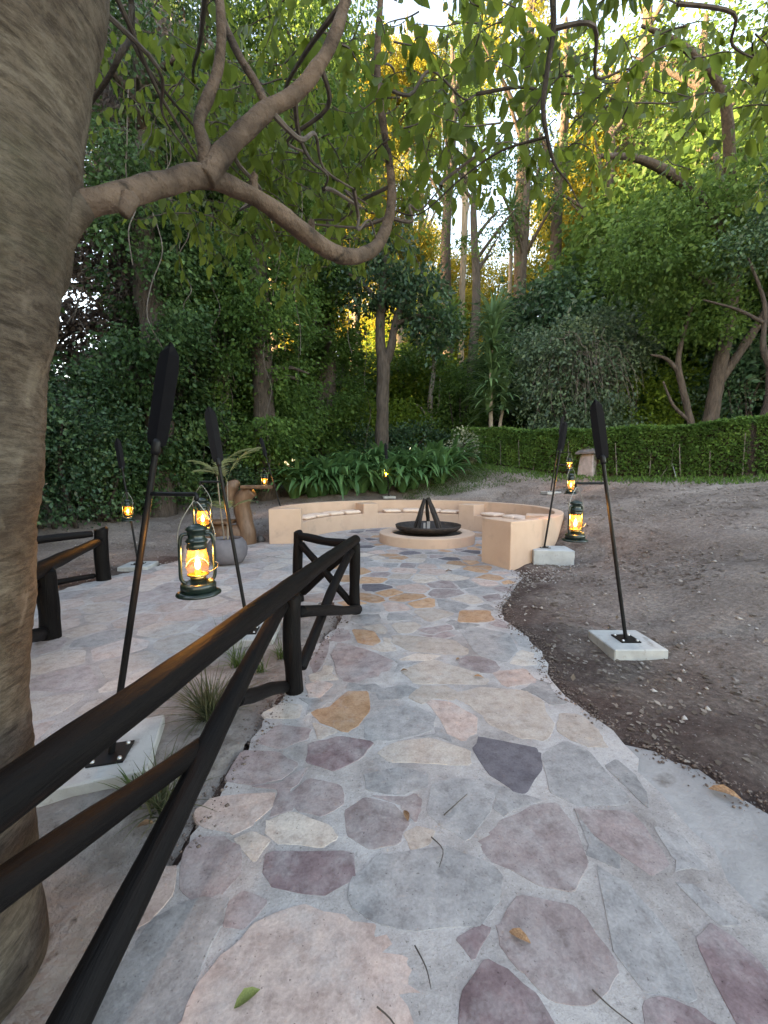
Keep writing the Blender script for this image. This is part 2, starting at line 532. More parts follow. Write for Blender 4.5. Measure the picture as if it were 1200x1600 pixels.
ln(_c, p.inputs['Base Color'])
p.inputs['Roughness'].default_value = 0.88
p.inputs['Specular IOR Level'].default_value = 0.25
_b = bump(nt, _nl.outputs['Fac'], 0.9, 0.010)
_nb = noise_tex(nt, 14, vec=_v, detail=8)
ln(bump(nt, _nb.outputs['Fac'], 0.5, 0.015, _b), p.inputs['Normal'])
MAT_RINGBARK = m
MAT_LIMB = mat_mottle('limb_bark', (0.055, 0.038, 0.029), (0.15, 0.105, 0.08), 7, 0.88, ((28, 0.9, 0.02), (9, 0.8, 0.03)), 'Position', c3=(0.032, 0.024, 0.019), scale3=11, f3=0.56, spec=0.2)

LEAF_NEAR = mat_leaf('broad_leaf', (0.028, 0.055, 0.012), (0.07, 0.12, 0.024), (0.16, 0.215, 0.042), 0.55, 0.4, (0.36, 0.44, 0.07))
LEAF_IVY = mat_leaf('ivy_leaf', (0.02, 0.048, 0.02), (0.045, 0.095, 0.034), (0.1, 0.175, 0.06), 0.25, 0.32)
LEAF_BROWN = mat_leaf('withered_ivy_leaf', (0.07, 0.05, 0.045), (0.13, 0.10, 0.09), (0.19, 0.15, 0.13), 0.25, 0.5)
LEAF_DARK = mat_leaf('glossy_dark_leaf', (0.018, 0.045, 0.024), (0.038, 0.085, 0.042), (0.08, 0.15, 0.07), 0.2, 0.28, spec=0.25)
LEAF_BLUE = mat_leaf('blue_green_leaf', (0.036, 0.062, 0.042), (0.07, 0.115, 0.068), (0.13, 0.19, 0.1), 0.28, 0.35, spec=0.25)
LEAF_MID = mat_leaf('green_leaf', (0.03, 0.066, 0.018), (0.06, 0.12, 0.03), (0.114, 0.198, 0.048), 0.38, 0.42)
LEAF_LIME = mat_leaf('young_green_leaf', (0.05, 0.095, 0.016), (0.10, 0.17, 0.028), (0.18, 0.26, 0.04), 0.45, 0.45)
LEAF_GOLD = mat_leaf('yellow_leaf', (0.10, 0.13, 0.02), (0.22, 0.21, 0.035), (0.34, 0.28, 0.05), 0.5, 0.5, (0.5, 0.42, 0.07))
LEAF_HEDGE = mat_leaf('hedge_leaf', (0.032, 0.075, 0.02), (0.07, 0.145, 0.036), (0.14, 0.24, 0.06), 0.3, 0.4)
LEAF_PALE = mat_leaf('variegated_leaf', (0.12, 0.17, 0.09), (0.30, 0.33, 0.22), (0.48, 0.49, 0.38), 0.3, 0.45)
LEAF_STRAP = mat_leaf('strap_leaf', (0.0359, 0.0927, 0.0359), (0.0672, 0.1645, 0.0598), (0.1346, 0.2542, 0.0897), 0.25, 0.26, spec=0.25)
LEAF_DRAC = mat_leaf('sword_leaf', (0.05, 0.105, 0.05), (0.095, 0.18, 0.08), (0.17, 0.27, 0.115), 0.25, 0.32)
LEAF_FROND = mat_leaf('palm_leaflet', (0.10, 0.12, 0.035), (0.21, 0.235, 0.09), (0.36, 0.36, 0.2), 0.35, 0.4)
LEAF_GRASS = mat_leaf('grass_blade', (0.03, 0.06, 0.018), (0.06, 0.105, 0.03), (0.12, 0.16, 0.055), 0.3, 0.5)
LEAF_DRYGRASS = mat_leaf('dark_grass_blade', (0.035, 0.05, 0.025), (0.075, 0.09, 0.045), (0.2, 0.19, 0.11), 0.3, 0.5)
LEAF_LITTER = mat_leaf('leaf_litter', (0.07, 0.05, 0.038), (0.15, 0.118, 0.095), (0.30, 0.255, 0.22), 0.15, 0.8, spec=0.2)

m, nt, p, new, ln = nodes('lantern_glass')      # thin clear globe; amber film added so it glows from the flame's light
p.inputs['Base Color'].default_value = (0.9, 0.75, 0.5, 1)
p.inputs['Roughness'].default_value = 0.08
_t = new('ShaderNodeBsdfTransparent')
_t.inputs['Color'].default_value = (1.0, 0.93, 0.8, 1)
_tl = new('ShaderNodeBsdfTranslucent')
_tl.inputs['Color'].default_value = (1.0, 0.55, 0.12, 1)
_m1 = new('ShaderNodeMixShader')
_m1.inputs['Fac'].default_value = 0.018
ln(_t.outputs['BSDF'], _m1.inputs[1])
ln(_tl.outputs['BSDF'], _m1.inputs[2])
_g = new('ShaderNodeBsdfGlossy')
_g.inputs['Roughness'].default_value = 0.05
_m2 = new('ShaderNodeMixShader')
_m2.inputs['Fac'].default_value = 0.06
ln(_m1.outputs['Shader'], _m2.inputs[1])
ln(_g.outputs['BSDF'], _m2.inputs[2])
ln(_m2.outputs['Shader'], nt.nodes['Material Output'].inputs['Surface'])
MAT_GLASS = m


def mat_emit(name, col, st):
    m, nt, p, new, ln = nodes(name)
    p.inputs['Base Color'].default_value = (0, 0, 0, 1)
    p.inputs['Emission Color'].default_value = (*col, 1)
    p.inputs['Emission Strength'].default_value = st
    return m


MAT_FLAME = mat_emit('flame', (1.0, 0.60, 0.18), 6.0)


# ------------------------------------------------------------------ leaves
def np_mesh(name, V, F, tone=None):
    me = bpy.data.meshes.new(name)
    n, k = F.shape
    me.vertices.add(len(V))
    me.vertices.foreach_set('co', V.astype(np.float32).ravel())
    me.loops.add(n * k)
    me.loops.foreach_set('vertex_index', F.astype(np.int32).ravel())
    me.polygons.add(n)
    me.polygons.foreach_set('loop_start', np.arange(0, n * k, k, dtype=np.int32))
    if tone is not None:
        a = me.attributes.new('tone', 'FLOAT', 'FACE')
        a.data.foreach_set('value', tone.astype(np.float32))
    me.update(calc_edges=True)
    return me


def unit(a):
    return a / np.maximum(np.linalg.norm(a, axis=1, keepdims=True), 1e-9)


def leaves(name, P, D, L, W, rng, tone, fold=0.15, up=None):
    """folded two-triangle leaves: P base points, D tip directions, L lengths, W half widths"""
    n = len(P)
    D = unit(D)
    R = rng.normal(size=(n, 3))
    if up is not None:
        R = R * (1 - up) + np.array([0, 0, 1.0]) * up * 2
    S = unit(np.cross(D, R))
    N = unit(np.cross(S, D))
    L = np.broadcast_to(L, (n,))[:, None]
    W = np.broadcast_to(W, (n,))[:, None]
    mid = P + D * L * 0.45
    V = np.empty((n, 4, 3))
    V[:, 0] = P
    V[:, 1] = mid + S * W + N * W * fold * 2
    V[:, 2] = P + D * L
    V[:, 3] = mid - S * W + N * W * fold * 2
    b = np.arange(n)[:, None] * 4
    F = np.empty((n, 2, 3), dtype=np.int64)
    F[:, 0] = b + np.array([0, 1, 2])
    F[:, 1] = b + np.array([0, 2, 3])
    return np_mesh(name, V.reshape(-1, 3), F.reshape(-1, 3), np.repeat(np.clip(tone, 0, 1), 2))


def clump_points(rng, ells, per, cr, shell=0.55):
    """leaf points in clumps spread through ellipsoids; returns points, outward vectors, clump tone"""
    P, O, T = [], [], []
    for (c, r, nc) in ells:
        c, r = np.array(c, float), np.array(r, float)
        d = unit(rng.normal(size=(nc, 3)))
        rad = shell + (1 - shell) * rng.random(nc) ** 0.6
        rad *= rng.uniform(0.8, 1.12, nc)
        cc = c + d * rad[:, None] * r
        sz = cr * rng.uniform(0.55, 1.35, nc)
        k = rng.poisson(per, nc) + 2
        idx = np.repeat(np.arange(nc), k)
        q = rng.normal(size=(len(idx), 3)) * np.array([1, 1, 0.7]) * sz[idx][:, None]
        P.append(cc[idx] + q)
        O.append(d[idx] + q / sz[idx][:, None] * 0.5)
        T.append(np.repeat(rng.normal(0.45, 0.22, nc), k))
    return np.concatenate(P), np.concatenate(O), np.concatenate(T)


def crown_mesh(name, seed, ells, per, cr, L, aspect=0.28, droop=0.5, shell=0.55, tone_sd=0.16):
    rng = np.random.default_rng(seed)
    P, O, T = clump_points(rng, ells, per, cr, shell)
    D = unit(O) * 0.6 + rng.normal(size=P.shape) * 0.6
    D[:, 2] -= droop
    Ls = L * rng.uniform(0.6, 1.3, len(P))
    tone = T + rng.normal(0, tone_sd, len(P))
    return leaves(name, P, D, Ls, Ls * aspect, rng, tone)

# flagstones of the near path: colour and outline in metres
STONES = [
    ('plum', [(-0.47, 1.49), (-0.14, 1.49), (-0.13, 1.38), (-0.22, 1.34), (-0.31, 1.35), (-0.40, 1.36), (-0.45, 1.40)]),
    ('cream', [(-0.51, 1.64), (-0.42, 1.68), (-0.24, 1.61), (-0.21, 1.56), (-0.27, 1.52), (-0.42, 1.54), (-0.50, 1.58)]),
    ('pink', [(-0.86, 1.69), (-0.81, 1.76), (-0.54, 1.80), (-0.53, 1.72), (-0.59, 1.63), (-0.66, 1.59), (-0.79, 1.62)]),
    ('cream', [(-0.63, 1.55), (-0.57, 1.58), (-0.49, 1.55), (-0.52, 1.46)]),
    ('mauve', [(-0.81, 1.50), (-0.79, 1.55), (-0.69, 1.55), (-0.61, 1.51), (-0.57, 1.42), (-0.60, 1.34), (-0.70, 1.32), (-0.76, 1.37)]),
    ('pink', [(-0.82, 1.42), (-0.88, 1.42), (-0.89, 1.28), (-0.86, 1.22), (-0.81, 1.26), (-0.79, 1.33)]),
    ('pink', [(-0.56, 0.98), (-0.56, 1.07), (-0.49, 1.15), (-0.44, 1.22), (-0.30, 1.28), (-0.13, 1.24), (0.00, 1.21), (0.20, 1.15), (0.18, 1.05), (0.14, 0.93), (-0.54, 0.93)]),
    ('slate', [(-0.79, 1.25), (-0.67, 1.30), (-0.57, 1.30), (-0.57, 1.23), (-0.59, 1.12), (-0.58, 0.98), (-0.62, 0.93), (-0.79, 0.93), (-0.81, 0.98), (-0.82, 1.06), (-0.81, 1.17)]),
    ('mauve', [(-0.55, 1.30), (-0.52, 1.33), (-0.43, 1.30), (-0.48, 1.23), (-0.54, 1.23)]),
    ('mauve', [(-0.80, 1.88), (-0.79, 2.09), (-0.60, 2.08), (-0.47, 1.99), (-0.52, 1.90), (-0.64, 1.86)]),
    ('plum', [(-0.41, 2.01), (-0.42, 2.16), (-0.26, 2.21), (-0.07, 2.17), (-0.14, 2.04), (-0.25, 1.96)]),
    ('orange', [(-0.48, 2.50), (-0.36, 2.50), (-0.27, 2.70), (-0.11, 2.70), (-0.10, 2.48), (-0.18, 2.32), (-0.23, 2.27), (-0.40, 2.37)]),
    ('cream', [(-0.44, 2.35), (-0.28, 2.27), (-0.38, 2.20)]),
    ('slate', [(-0.11, 2.37), (0.04, 2.52), (0.20, 2.52), (0.32, 2.43), (0.28, 2.27), (0.06, 2.20), (-0.10, 2.20)]),
    ('pink', [(0.28, 2.61), (0.46, 2.56), (0.58, 2.41), (0.55, 2.27), (0.46, 2.19), (0.38, 2.27), (0.36, 2.41)]),
    ('cream', [(-0.03, 2.09), (0.09, 2.17), (0.27, 2.20), (0.47, 2.10), (0.45, 1.99), (0.25, 2.01), (0.04, 2.01)]),
    ('dark', [(0.51, 2.10), (0.57, 2.21), (0.87, 2.11), (0.82, 1.97), (0.69, 1.81), (0.63, 1.83), (0.55, 1.94)]),
    ('slate', [(0.87, 2.04), (1.05, 2.17), (1.14, 2.09), (1.15, 1.88), (1.17, 1.78), (1.10, 1.74), (0.90, 1.74), (0.82, 1.80)]),
    ('cream', [(0.47, 2.68), (0.70, 2.76), (1.01, 2.72), (1.07, 2.60), (1.04, 2.32), (0.94, 2.20), (0.79, 2.21), (0.66, 2.35), (0.60, 2.52)]),
    ('cream', [(0.15, 3.00), (0.40, 3.22), (0.70, 3.00), (0.79, 2.88), (0.73, 2.81), (0.24, 2.83)]),
    ('mauve', [(0.40, 1.53), (0.51, 1.62), (0.72, 1.72), (0.81, 1.72), (0.83, 1.59), (0.79, 1.45), (0.70, 1.35), (0.58, 1.38), (0.43, 1.47)]),
    ('mauve', [(0.89, 1.70), (1.12, 1.68), (1.13, 1.56), (1.13, 1.46), (1.03, 1.41), (0.97, 1.50), (0.90, 1.59)]),
    ('slate', [(0.25, 1.84), (0.34, 1.88), (0.48, 1.87), (0.53, 1.80), (0.47, 1.69), (0.35, 1.56), (0.28, 1.61), (0.21, 1.69)]),
    ('mauve', [(-0.17, 1.69), (-0.09, 1.76), (0.03, 1.73), (0.10, 1.63), (0.05, 1.54), (-0.05, 1.52), (-0.15, 1.58)]),
    ('mauve', [(-0.45, 1.78), (-0.38, 1.88), (-0.22, 1.84), (-0.20, 1.74), (-0.28, 1.68), (-0.39, 1.71)]),
    ('slate', [(-0.09, 1.92), (0.09, 1.96), (0.22, 1.93), (0.20, 1.84), (0.08, 1.80), (-0.07, 1.82)]),
    ('cream', [(0.10, 1.58), (0.15, 1.60), (0.21, 1.59), (0.18, 1.54), (0.12, 1.51)]),
    ('slate', [(-0.10, 1.39), (0.00, 1.48), (0.24, 1.51), (0.39, 1.45), (0.45, 1.39), (0.39, 1.30), (0.31, 1.23), (0.09, 1.22), (-0.07, 1.26), (-0.12, 1.32)]),
    ('plum', [(0.25, 1.19), (0.32, 1.22), (0.35, 1.21), (0.29, 1.14)]),
    ('mauve', [(0.40, 1.22), (0.50, 1.32), (0.68, 1.27), (0.70, 1.20), (0.72, 1.13), (0.71, 1.10), (0.60, 1.03), (0.50, 1.04), (0.44, 1.11), (0.40, 1.16)]),
    ('plum', [(0.24, 1.04), (0.33, 1.12), (0.39, 1.09), (0.44, 1.04), (0.47, 0.97), (0.45, 0.92), (0.21, 0.92)]),
    ('plum', [(1.04, 1.17), (1.12, 1.22), (1.16, 1.18), (1.18, 1.08), (1.06, 0.96), (0.99, 0.97)]),
    ('plum', [(0.77, 1.02), (0.82, 1.03), (0.88, 1.01), (0.93, 0.97), (0.89, 0.92), (0.71, 0.92)]),
    ('slate', [(0.84, 1.43), (0.92, 1.35), (0.95, 1.18), (0.91, 1.04), (0.78, 1.06), (0.76, 1.17)]),
    ('mauve', [(-0.45, 3.34), (-0.41, 3.54), (-0.21, 3.43), (0.06, 3.21), (0.08, 3.13), (0.03, 2.86), (-0.28, 2.86), (-0.36, 2.97)]),
    ('pink', [(-0.57, 2.80), (-0.48, 2.86), (-0.38, 2.80), (-0.44, 2.65), (-0.52, 2.65)]),
    ('orange', [(-0.32, 3.88), (-0.10, 3.81), (-0.04, 3.58), (-0.10, 3.49), (-0.24, 3.57)]),
    ('orange', [(0.88, 4.44), (1.21, 4.44), (1.17, 4.13), (1.01, 4.08), (0.79, 4.08)]),
    ('mauve', [(0.34, 3.88), (0.69, 4.00), (0.68, 3.88), (0.46, 3.75)]),
    ('slate', [(0.77, 3.85), (0.96, 3.93), (1.21, 3.75), (1.18, 3.43), (1.01, 3.16), (0.80, 3.34)]),
    ('cream', [(0.09, 3.72), (0.66, 3.61), (0.74, 3.39), (0.67, 3.29), (0.21, 3.39), (0.09, 3.54)]),
    ('slate', [(-0.05, 2.73), (0.14, 2.80), (0.25, 2.73), (0.10, 2.63), (-0.02, 2.61)]),
    ('mauve', [(-0.60, 3.16), (-0.56, 3.64), (-0.50, 3.54), (-0.50, 3.16), (-0.55, 2.96)]),
    ('mauve', [(-0.74, 2.17), (-0.65, 2.32), (-0.45, 2.29), (-0.46, 2.20), (-0.58, 2.12)]),
    ('cream', [(-0.78, 2.45), (-0.69, 2.56), (-0.56, 2.54), (-0.55, 2.40), (-0.74, 2.41)]),
    ('cream', [(0.13, 3.20), (0.28, 3.32), (0.49, 3.29), (0.36, 3.20)]),
    ('pink', [(0.86, 3.00), (1.13, 3.05), (1.14, 2.85), (0.89, 2.79)]),
    ('slate', [(1.11, 1.36), (1.17, 1.35), (1.22, 1.24), (1.15, 1.24)]),
]

# ------------------------------------------------------------------ terrain
_cp = np.array([
    (0, 1, 0), (0, 3, 0), (0.5, 5, 0), (0.5, 7, 0), (-2, 5, 0), (-3, 7, 0), (-2, 3, 0), (-4, 5.8, 0), (-1.4, 2, 0), (-1, 3.5, 0),
    (1.4, 2, -.02), (1.6, 3.5, 0), (2.15, 3.43, 0.0), (2.1, 6.3, .0), (1.7, 4.8, 0), (2.8, 6.6, .05), (3.2, 6.75, .14), (3, 3.2, .10), (4, 4.5, .42),
    (3.6, 7.6, .62), (4.0, 9.4, .8), (3.3, 11.5, .84), (0.65, 12.8, .8), (-1.5, 12, .72), (-2.7, 10.8, .35), (-3, 9.5, .05), (-3.6, 9, 0),
    (6, 6, .95), (8, 9, 1.4), (9.5, 9, 1.7), (6, 12, 1.55), (4.5, 14.6, 1.95), (2.2, 18, 2.25), (0, 15, 1.6), (0, 20, 2.25), (0, 13.9, 1.15), (-3, 14, .95), (-3, 20, 1.6),
    (-4.3, 7.5, .02), (-6, 9, .3), (-6.3, 11, .45), (-8, 8, .4), (-6.5, 6, .1), (-5, 3, 0), (-8, 2, .2), (-10, 14, .8), (1.8, 1.0, -.05), (3, 0, .05), (6, 1, .5),
    (0, 45, 3.2), (25, 30, 3.5), (-20, 30, 1.6), (28, 8, 3), (-25, 5, .6), (0, -20, 0), (22, -15, 1), (-22, -15, 0)], float)
_n = len(_cp)
_d = np.linalg.norm(_cp[:, None, :2] - _cp[None, :, :2], axis=2)
_A = np.zeros((_n + 3, _n + 3))
_A[:_n, :_n] = -_d + np.eye(_n) * -0.25
_A[:_n, _n] = 1; _A[_n, :_n] = 1
_A[:_n, _n + 1:] = _cp[:, :2] * 0.01; _A[_n + 1:, :_n] = (_cp[:, :2] * 0.01).T
_w = np.linalg.solve(_A, np.concatenate([_cp[:, 2], np.zeros(3)]))


def H0(xy):
    xy = np.atleast_2d(np.asarray(xy, float))
    q = np.clip(xy, -40, 60)
    d = np.linalg.norm(q[:, None, :] - _cp[None, :, :2], axis=2)
    return -d @ _w[:_n] + _w[_n] + (q * 0.01) @ _w[_n + 1:]


BC = np.array([0.65, 9.4])          # centre of the round bench
R_OUT, R_IN, R_BACK = 3.30, 2.58, 3.13
A0, A1 = math.radians(-64), math.radians(187)
PIT = np.array([1.02, 9.42])

arc = [(BC[0] + 3.0 * math.cos(t), BC[1] + 3.0 * math.sin(t)) for t in np.linspace(math.radians(182), math.radians(-62), 40)]
PAVED = [(-.97, -2), (-.86, .6), (-.83, 1.5), (-.78, 2.1), (-.70, 2.7), (-.62, 3.3), (-.50, 4.0), (-.47, 4.5), (-.70, 4.82), (-.95, 4.55), (-1.2, 3.9),
         (-1.45, 3.4), (-1.62, 2.9), (-1.71, 2.4), (-1.85, 2.08), (-2.3, 1.95), (-2.45, .5), (-2.5, -2), (-4.2, -2), (-4.3, 2.5), (-4.36, 4.8), (-4.37, 5.5), (-4.14, 6.15),
         (-3.8, 7.0), (-3.5, 7.8), (-3.1, 8.7), (-2.9, 9.2)] + arc + [
         (2.12, 6.45), (2.16, 6.2), (2.05, 5.85), (1.86, 5.5), (1.62, 5.05), (1.40, 4.6), (1.30, 4.25), (1.33, 3.9), (1.41, 3.6), (1.36, 3.25), (1.27, 2.95),
         (1.29, 2.65), (1.36, 2.4), (1.35, 2.15), (1.35, 1.8), (1.33, 1.3), (1.35, .6), (1.34, -2)]
APRON = [(1.30, 2.22), (1.52, 2.12), (1.66, 1.98), (1.74, 1.78), (1.86, 1.55), (2.05, 1.35), (2.2, 1.0), (2.5, .4), (2.9, -2), (1.25, -2), (1.25, .6), (1.25, 1.3), (1.25, 1.8)]
BED = [(-.72, 4.80), (-.95, 4.53), (-1.2, 3.88), (-1.45, 3.38), (-1.6, 2.9), (-1.69, 2.4), (-1.83, 2.06), (-2.28, 1.93), (-2.43, .5), (-2.48, -2), (-.99, -2), (-.88, .6), (-.85, 1.5), (-.80, 2.1), (-.72, 2.7), (-.64, 3.3), (-.52, 4.0), (-.49, 4.5)]


def in_poly(pts, poly):
    pts = np.atleast_2d(pts)
    x, y = pts[:, 0], pts[:, 1]
    c = np.zeros(len(pts), bool)
    j = len(poly) - 1
    for i in range(len(poly)):
        xi, yi = poly[i]; xj, yj = poly[j]
        cond = ((yi > y) != (yj > y)) & (x < (xj - xi) * (y - yi) / (yj - yi + 1e-12) + xi)
        c ^= cond
        j = i
    return c


def dist_poly(pts, poly):
    pts = np.atleast_2d(pts)
    best = np.full(len(pts), 1e9)
    for i in range(len(poly)):
        a = np.array(poly[i]); b = np.array(poly[(i + 1) % len(poly)])
        ab = b - a
        t = np.clip(((pts - a) @ ab) / (ab @ ab + 1e-12), 0, 1)
        best = np.minimum(best, np.linalg.norm(pts - (a + t[:, None] * ab), axis=1))
    return best


def HT(xy):
    """height of the ground sheet: falls just under the paving and under the bench"""
    xy = np.atleast_2d(np.asarray(xy, float))
    h = H0(xy)
    for poly, low in ((PAVED, -.06), (APRON, -.08), (BED, -.05)):
        ins = in_poly(xy, poly)
        d = dist_poly(xy, poly)
        k = np.clip(d / 0.35, 0, 1)
        k = k * k * (3 - 2 * k)
        edge = -0.012
        out = edge * (1 - k) + h * k
        h = np.where(ins, low, np.where(d < 0.35, np.minimum(out, np.maximum(h, edge)), h))
    rb = np.linalg.norm(xy - BC, axis=1)
    ang = np.degrees(np.arctan2(xy[:, 1] - BC[1], xy[:, 0] - BC[0]))
    inarc = (ang > -64) | (ang < -172)
    h = np.where((rb < R_BACK + .08) & inarc, -.06, h)
    return h


def hz(x, y):
    return float(HT([(x, y)])[0])


def spaced(lo, hi, flo, fhi, fine, grow):
    """fine steps inside [flo, fhi], growing steps outside"""
    mid = list(np.arange(flo, fhi + 1e-6, fine))
    s, x, left = fine, flo, []
    while x > lo:
        s *= grow; x -= s; left.append(x)
    s, x, right = fine, fhi, []
    while x < hi:
        s *= grow; x += s; right.append(x)
    return np.array(left[::-1] + mid + right)


gx = spaced(-300, 300, -6.5, 8.5, 0.085, 1.22)
gy = spaced(-60, 500, 0.3, 14.5, 0.085, 1.22)
GX, GY = np.meshgrid(gx, gy)
pts = np.stack([GX.ravel(), GY.ravel()], 1)
zz = HT(pts)
rough = np.array([mnoise.fractal(Vector((x * 1.1, y * 1.1, 0)), 1.0, 2.0, 5) if -9 < x < 11 and 0 < y < 18 else 0 for x, y in pts])
offp = np.minimum(1, np.minimum(dist_poly(pts, PAVED), dist_poly(pts, APRON)) / 0.3)
insd = in_poly(pts, PAVED) | in_poly(pts, APRON) | in_poly(pts, BED)
zz = zz + np.where(insd, 0, rough * 0.05 * offp)
ny, nx = GX.shape
ii = np.arange(ny * nx).reshape(ny, nx)
F = np.stack([ii[:-1, :-1], ii[:-1, 1:], ii[1:, 1:], ii[1:, :-1]], -1).reshape(-1, 4)
ground = link('ground', np_mesh('ground', np.column_stack([pts, zz]), F), MAT_SOIL, smooth=True)
_dd = np.minimum(dist_poly(pts, PAVED), dist_poly(pts, APRON))
_da = ground.data.attributes.new('dug', 'FLOAT', 'POINT')
_da.data.foreach_set('value', (np.exp(-_dd / .8) * .62 * (pts[:, 1] < 7.5)).astype(np.float32))
tag(ground, 'bare brown soil bank rising behind the paved fire circle', kind='structure')


def sheet(name, poly, z, depth, mat, jitter=0.0, seed=1, parent=None):
    """a flat slab cast to an outline"""
    rng = np.random.default_rng(seed)
    out = []
    for i in range(len(poly)):
        a, b = np.array(poly[i]), np.array(poly[(i + 1) % len(poly)])
        L = np.linalg.norm(b - a)
        k = max(1, int(L / 0.09)) if jitter and L < 3 else 1
        for j in range(k):
            p_ = a + (b - a) * j / k
            out.append(p_ + (rng.normal(0, jitter, 2) if jitter else 0))
    bm = bmesh.new()
    vs_ = [bm.verts.new((x, y, z)) for x, y in out]
    f = bm.faces.new(vs_)
    f.normal_update()
    if f.normal.z < 0:
        f.normal_flip()
    ex = bmesh.ops.extrude_face_region(bm, geom=[f])
    for v in [g for g in ex['geom'] if isinstance(g, bmesh.types.BMVert)]:
        v.co.z -= depth
    bmesh.ops.triangulate(bm, faces=[g for g in bm.faces if len(g.verts) > 4])
    bmesh.ops.recalc_face_normals(bm, faces=bm.faces)
    me = bpy.data.meshes.new(name)
    bm.to_mesh(me)
    bm.free()
    return link(name, me, mat, parent)


path = sheet('path', PAVED, 0.0, 0.05, MAT_MORTAR, 0.018, 3)
tag(path, 'crazy-paved stone path and fire circle bedded in grey cement', kind='structure')
apron = sheet('concrete_apron', APRON, -0.022, 0.05, MAT_APRON, 0.014, 5)
tag(apron, 'smooth concrete strip cast along the edge of the stone path', kind='structure')

# the sandy planting bed between the two paved ramps
bx_ = np.arange(-2.6, -.35, .05); by_ = np.arange(-1.9, 4.95, .05)
BX, BY = np.meshgrid(bx_, by_)
bp = np.stack([BX.ravel(), BY.ravel()], 1)
bz = np.array([-0.012 + 0.03 * mnoise.fractal(Vector((x * 2.2, y * 2.2, 4)), 1, 2, 4) for x, y in bp])
bz = np.where(in_poly(bp, BED), bz, -0.04)
bi = np.arange(len(bp)).reshape(BX.shape)
bF = np.stack([bi[:-1, :-1], bi[:-1, 1:], bi[1:, 1:], bi[1:, :-1]], -1).reshape(-1, 4)
keep = (in_poly(bp, BED) | (dist_poly(bp, BED) < 0.04))[bF].all(1)
bed = link('planting_bed', np_mesh('planting_bed', np.column_stack([bp, bz]), bF[keep]), MAT_SANDBED, smooth=True)
tag(bed, 'sandy planting bed between the two paved ramps', kind='structure')

# ------------------------------------------------------------------ paving stones
def stone_mesh(poly, seed, th=0.0022, bev=0.006, grow=0.0):
    """rounded irregular flagstone: rim dips into the cement, top slightly uneven"""
    rng = np.random.default_rng(seed)
    P = np.array(poly, float)
    c = P.mean(0)
    P = c + (P - c) * (1 + grow / np.linalg.norm(P - c, axis=1, keepdims=True))
    # one corner-cutting pass keeps it angular but not sharp
    Q = []
    for i in range(len(P)):
        a, b = P[i], P[(i + 1) % len(P)]
        Q += [a * .9 + b * .1, a * .5 + b * .5, a * .1 + b * .9]
    Q = np.array(Q)
    size = np.linalg.norm(P - c, axis=1).mean()
    Q = Q + rng.normal(0, 0.02 * size, Q.shape)
    n = len(Q)
    d = unit(Q - c)
    inn = Q - d * min(bev, 0.25 * size)
    in2 = c + (inn - c) * 0.55
    tl = rng.normal(0, 0.004, 2)
    V, F = [], []
    for q in Q: V.append((*(q - c), -0.006))
    for q in inn: V.append((*(q - c), th * rng.uniform(.5, 1.1) + (q - c) @ tl))
    for q in in2: V.append((*(q - c), th * rng.uniform(.95, 1.5) + (q - c) @ tl))
    V.append((0, 0, th * 1.3))
    for k in range(n):
        k2 = (k + 1) % n
        F.append((k, k2, n + k2, n + k))
        F.append((n + k, n + k2, 2 * n + k2, 2 * n + k))
        F.append((2 * n + k, 2 * n + k2, 3 * n))
    A = sum(Q[i][0] * Q[(i + 1) % n][1] - Q[(i + 1) % n][0] * Q[i][1] for i in range(n))
    if A < 0:
        F = [f[::-1] for f in F]
    me = bpy.data.meshes.new('paving_stone')
    me.from_pydata(V, [], F)
    me.update()
    me.polygons.foreach_set('use_smooth', [True] * len(me.polygons))
    me.set_sharp_from_angle(angle=math.radians(16))
    return me, c


HAND = []
for k, (colr, poly) in enumerate(STONES):
    me, c = stone_mesh(poly, 100 + k, grow=.022)
    HAND.append(poly)
    link('paving_stone', me, STONE_M[colr], path, (c[0], c[1], 0.0))


_mx, _my = np.arange(-4.6, 3.6, .02), np.arange(1.4, 12.6, .02)
_MX, _MY = np.meshgrid(_mx, _my)
_mp = np.stack([_MX.ravel(), _MY.ravel()], 1)
_ok = in_poly(_mp, PAVED) & (dist_poly(_mp, PAVED) > .03) & (np.linalg.norm(_mp - PIT, axis=1) > 1.17)
_mv = _mp - BC
_ma = np.degrees(np.arctan2(_mv[:, 1], _mv[:, 0]))
_ok &= ~((np.linalg.norm(_mv, axis=1) > 2.56) & ((_ma > -66) | (_ma < -170)))
for hp in HAND:
    _ok &= ~in_poly(_mp, hp)
_ok = _ok.reshape(_MX.shape)


def stone_ok(pt):
    i, j = int(round((pt[1] - 1.4) / .02)), int(round((pt[0] + 4.6) / .02))
    return 0 <= i < _ok.shape[0] and 0 <= j < _ok.shape[1] and bool(_ok[i, j])


def clip_half(poly, m_, nrm):
    out = []
    for i in range(len(poly)):
        a, b = poly[i], poly[(i + 1) % len(poly)]
        da, db = (a - m_) @ nrm, (b - m_) @ nrm
        if da <= 0: out.append(a)
        if (da < 0 < db) or (db < 0 < da):
            out.append(a + (b - a) * (da / (da - db)))
    return out


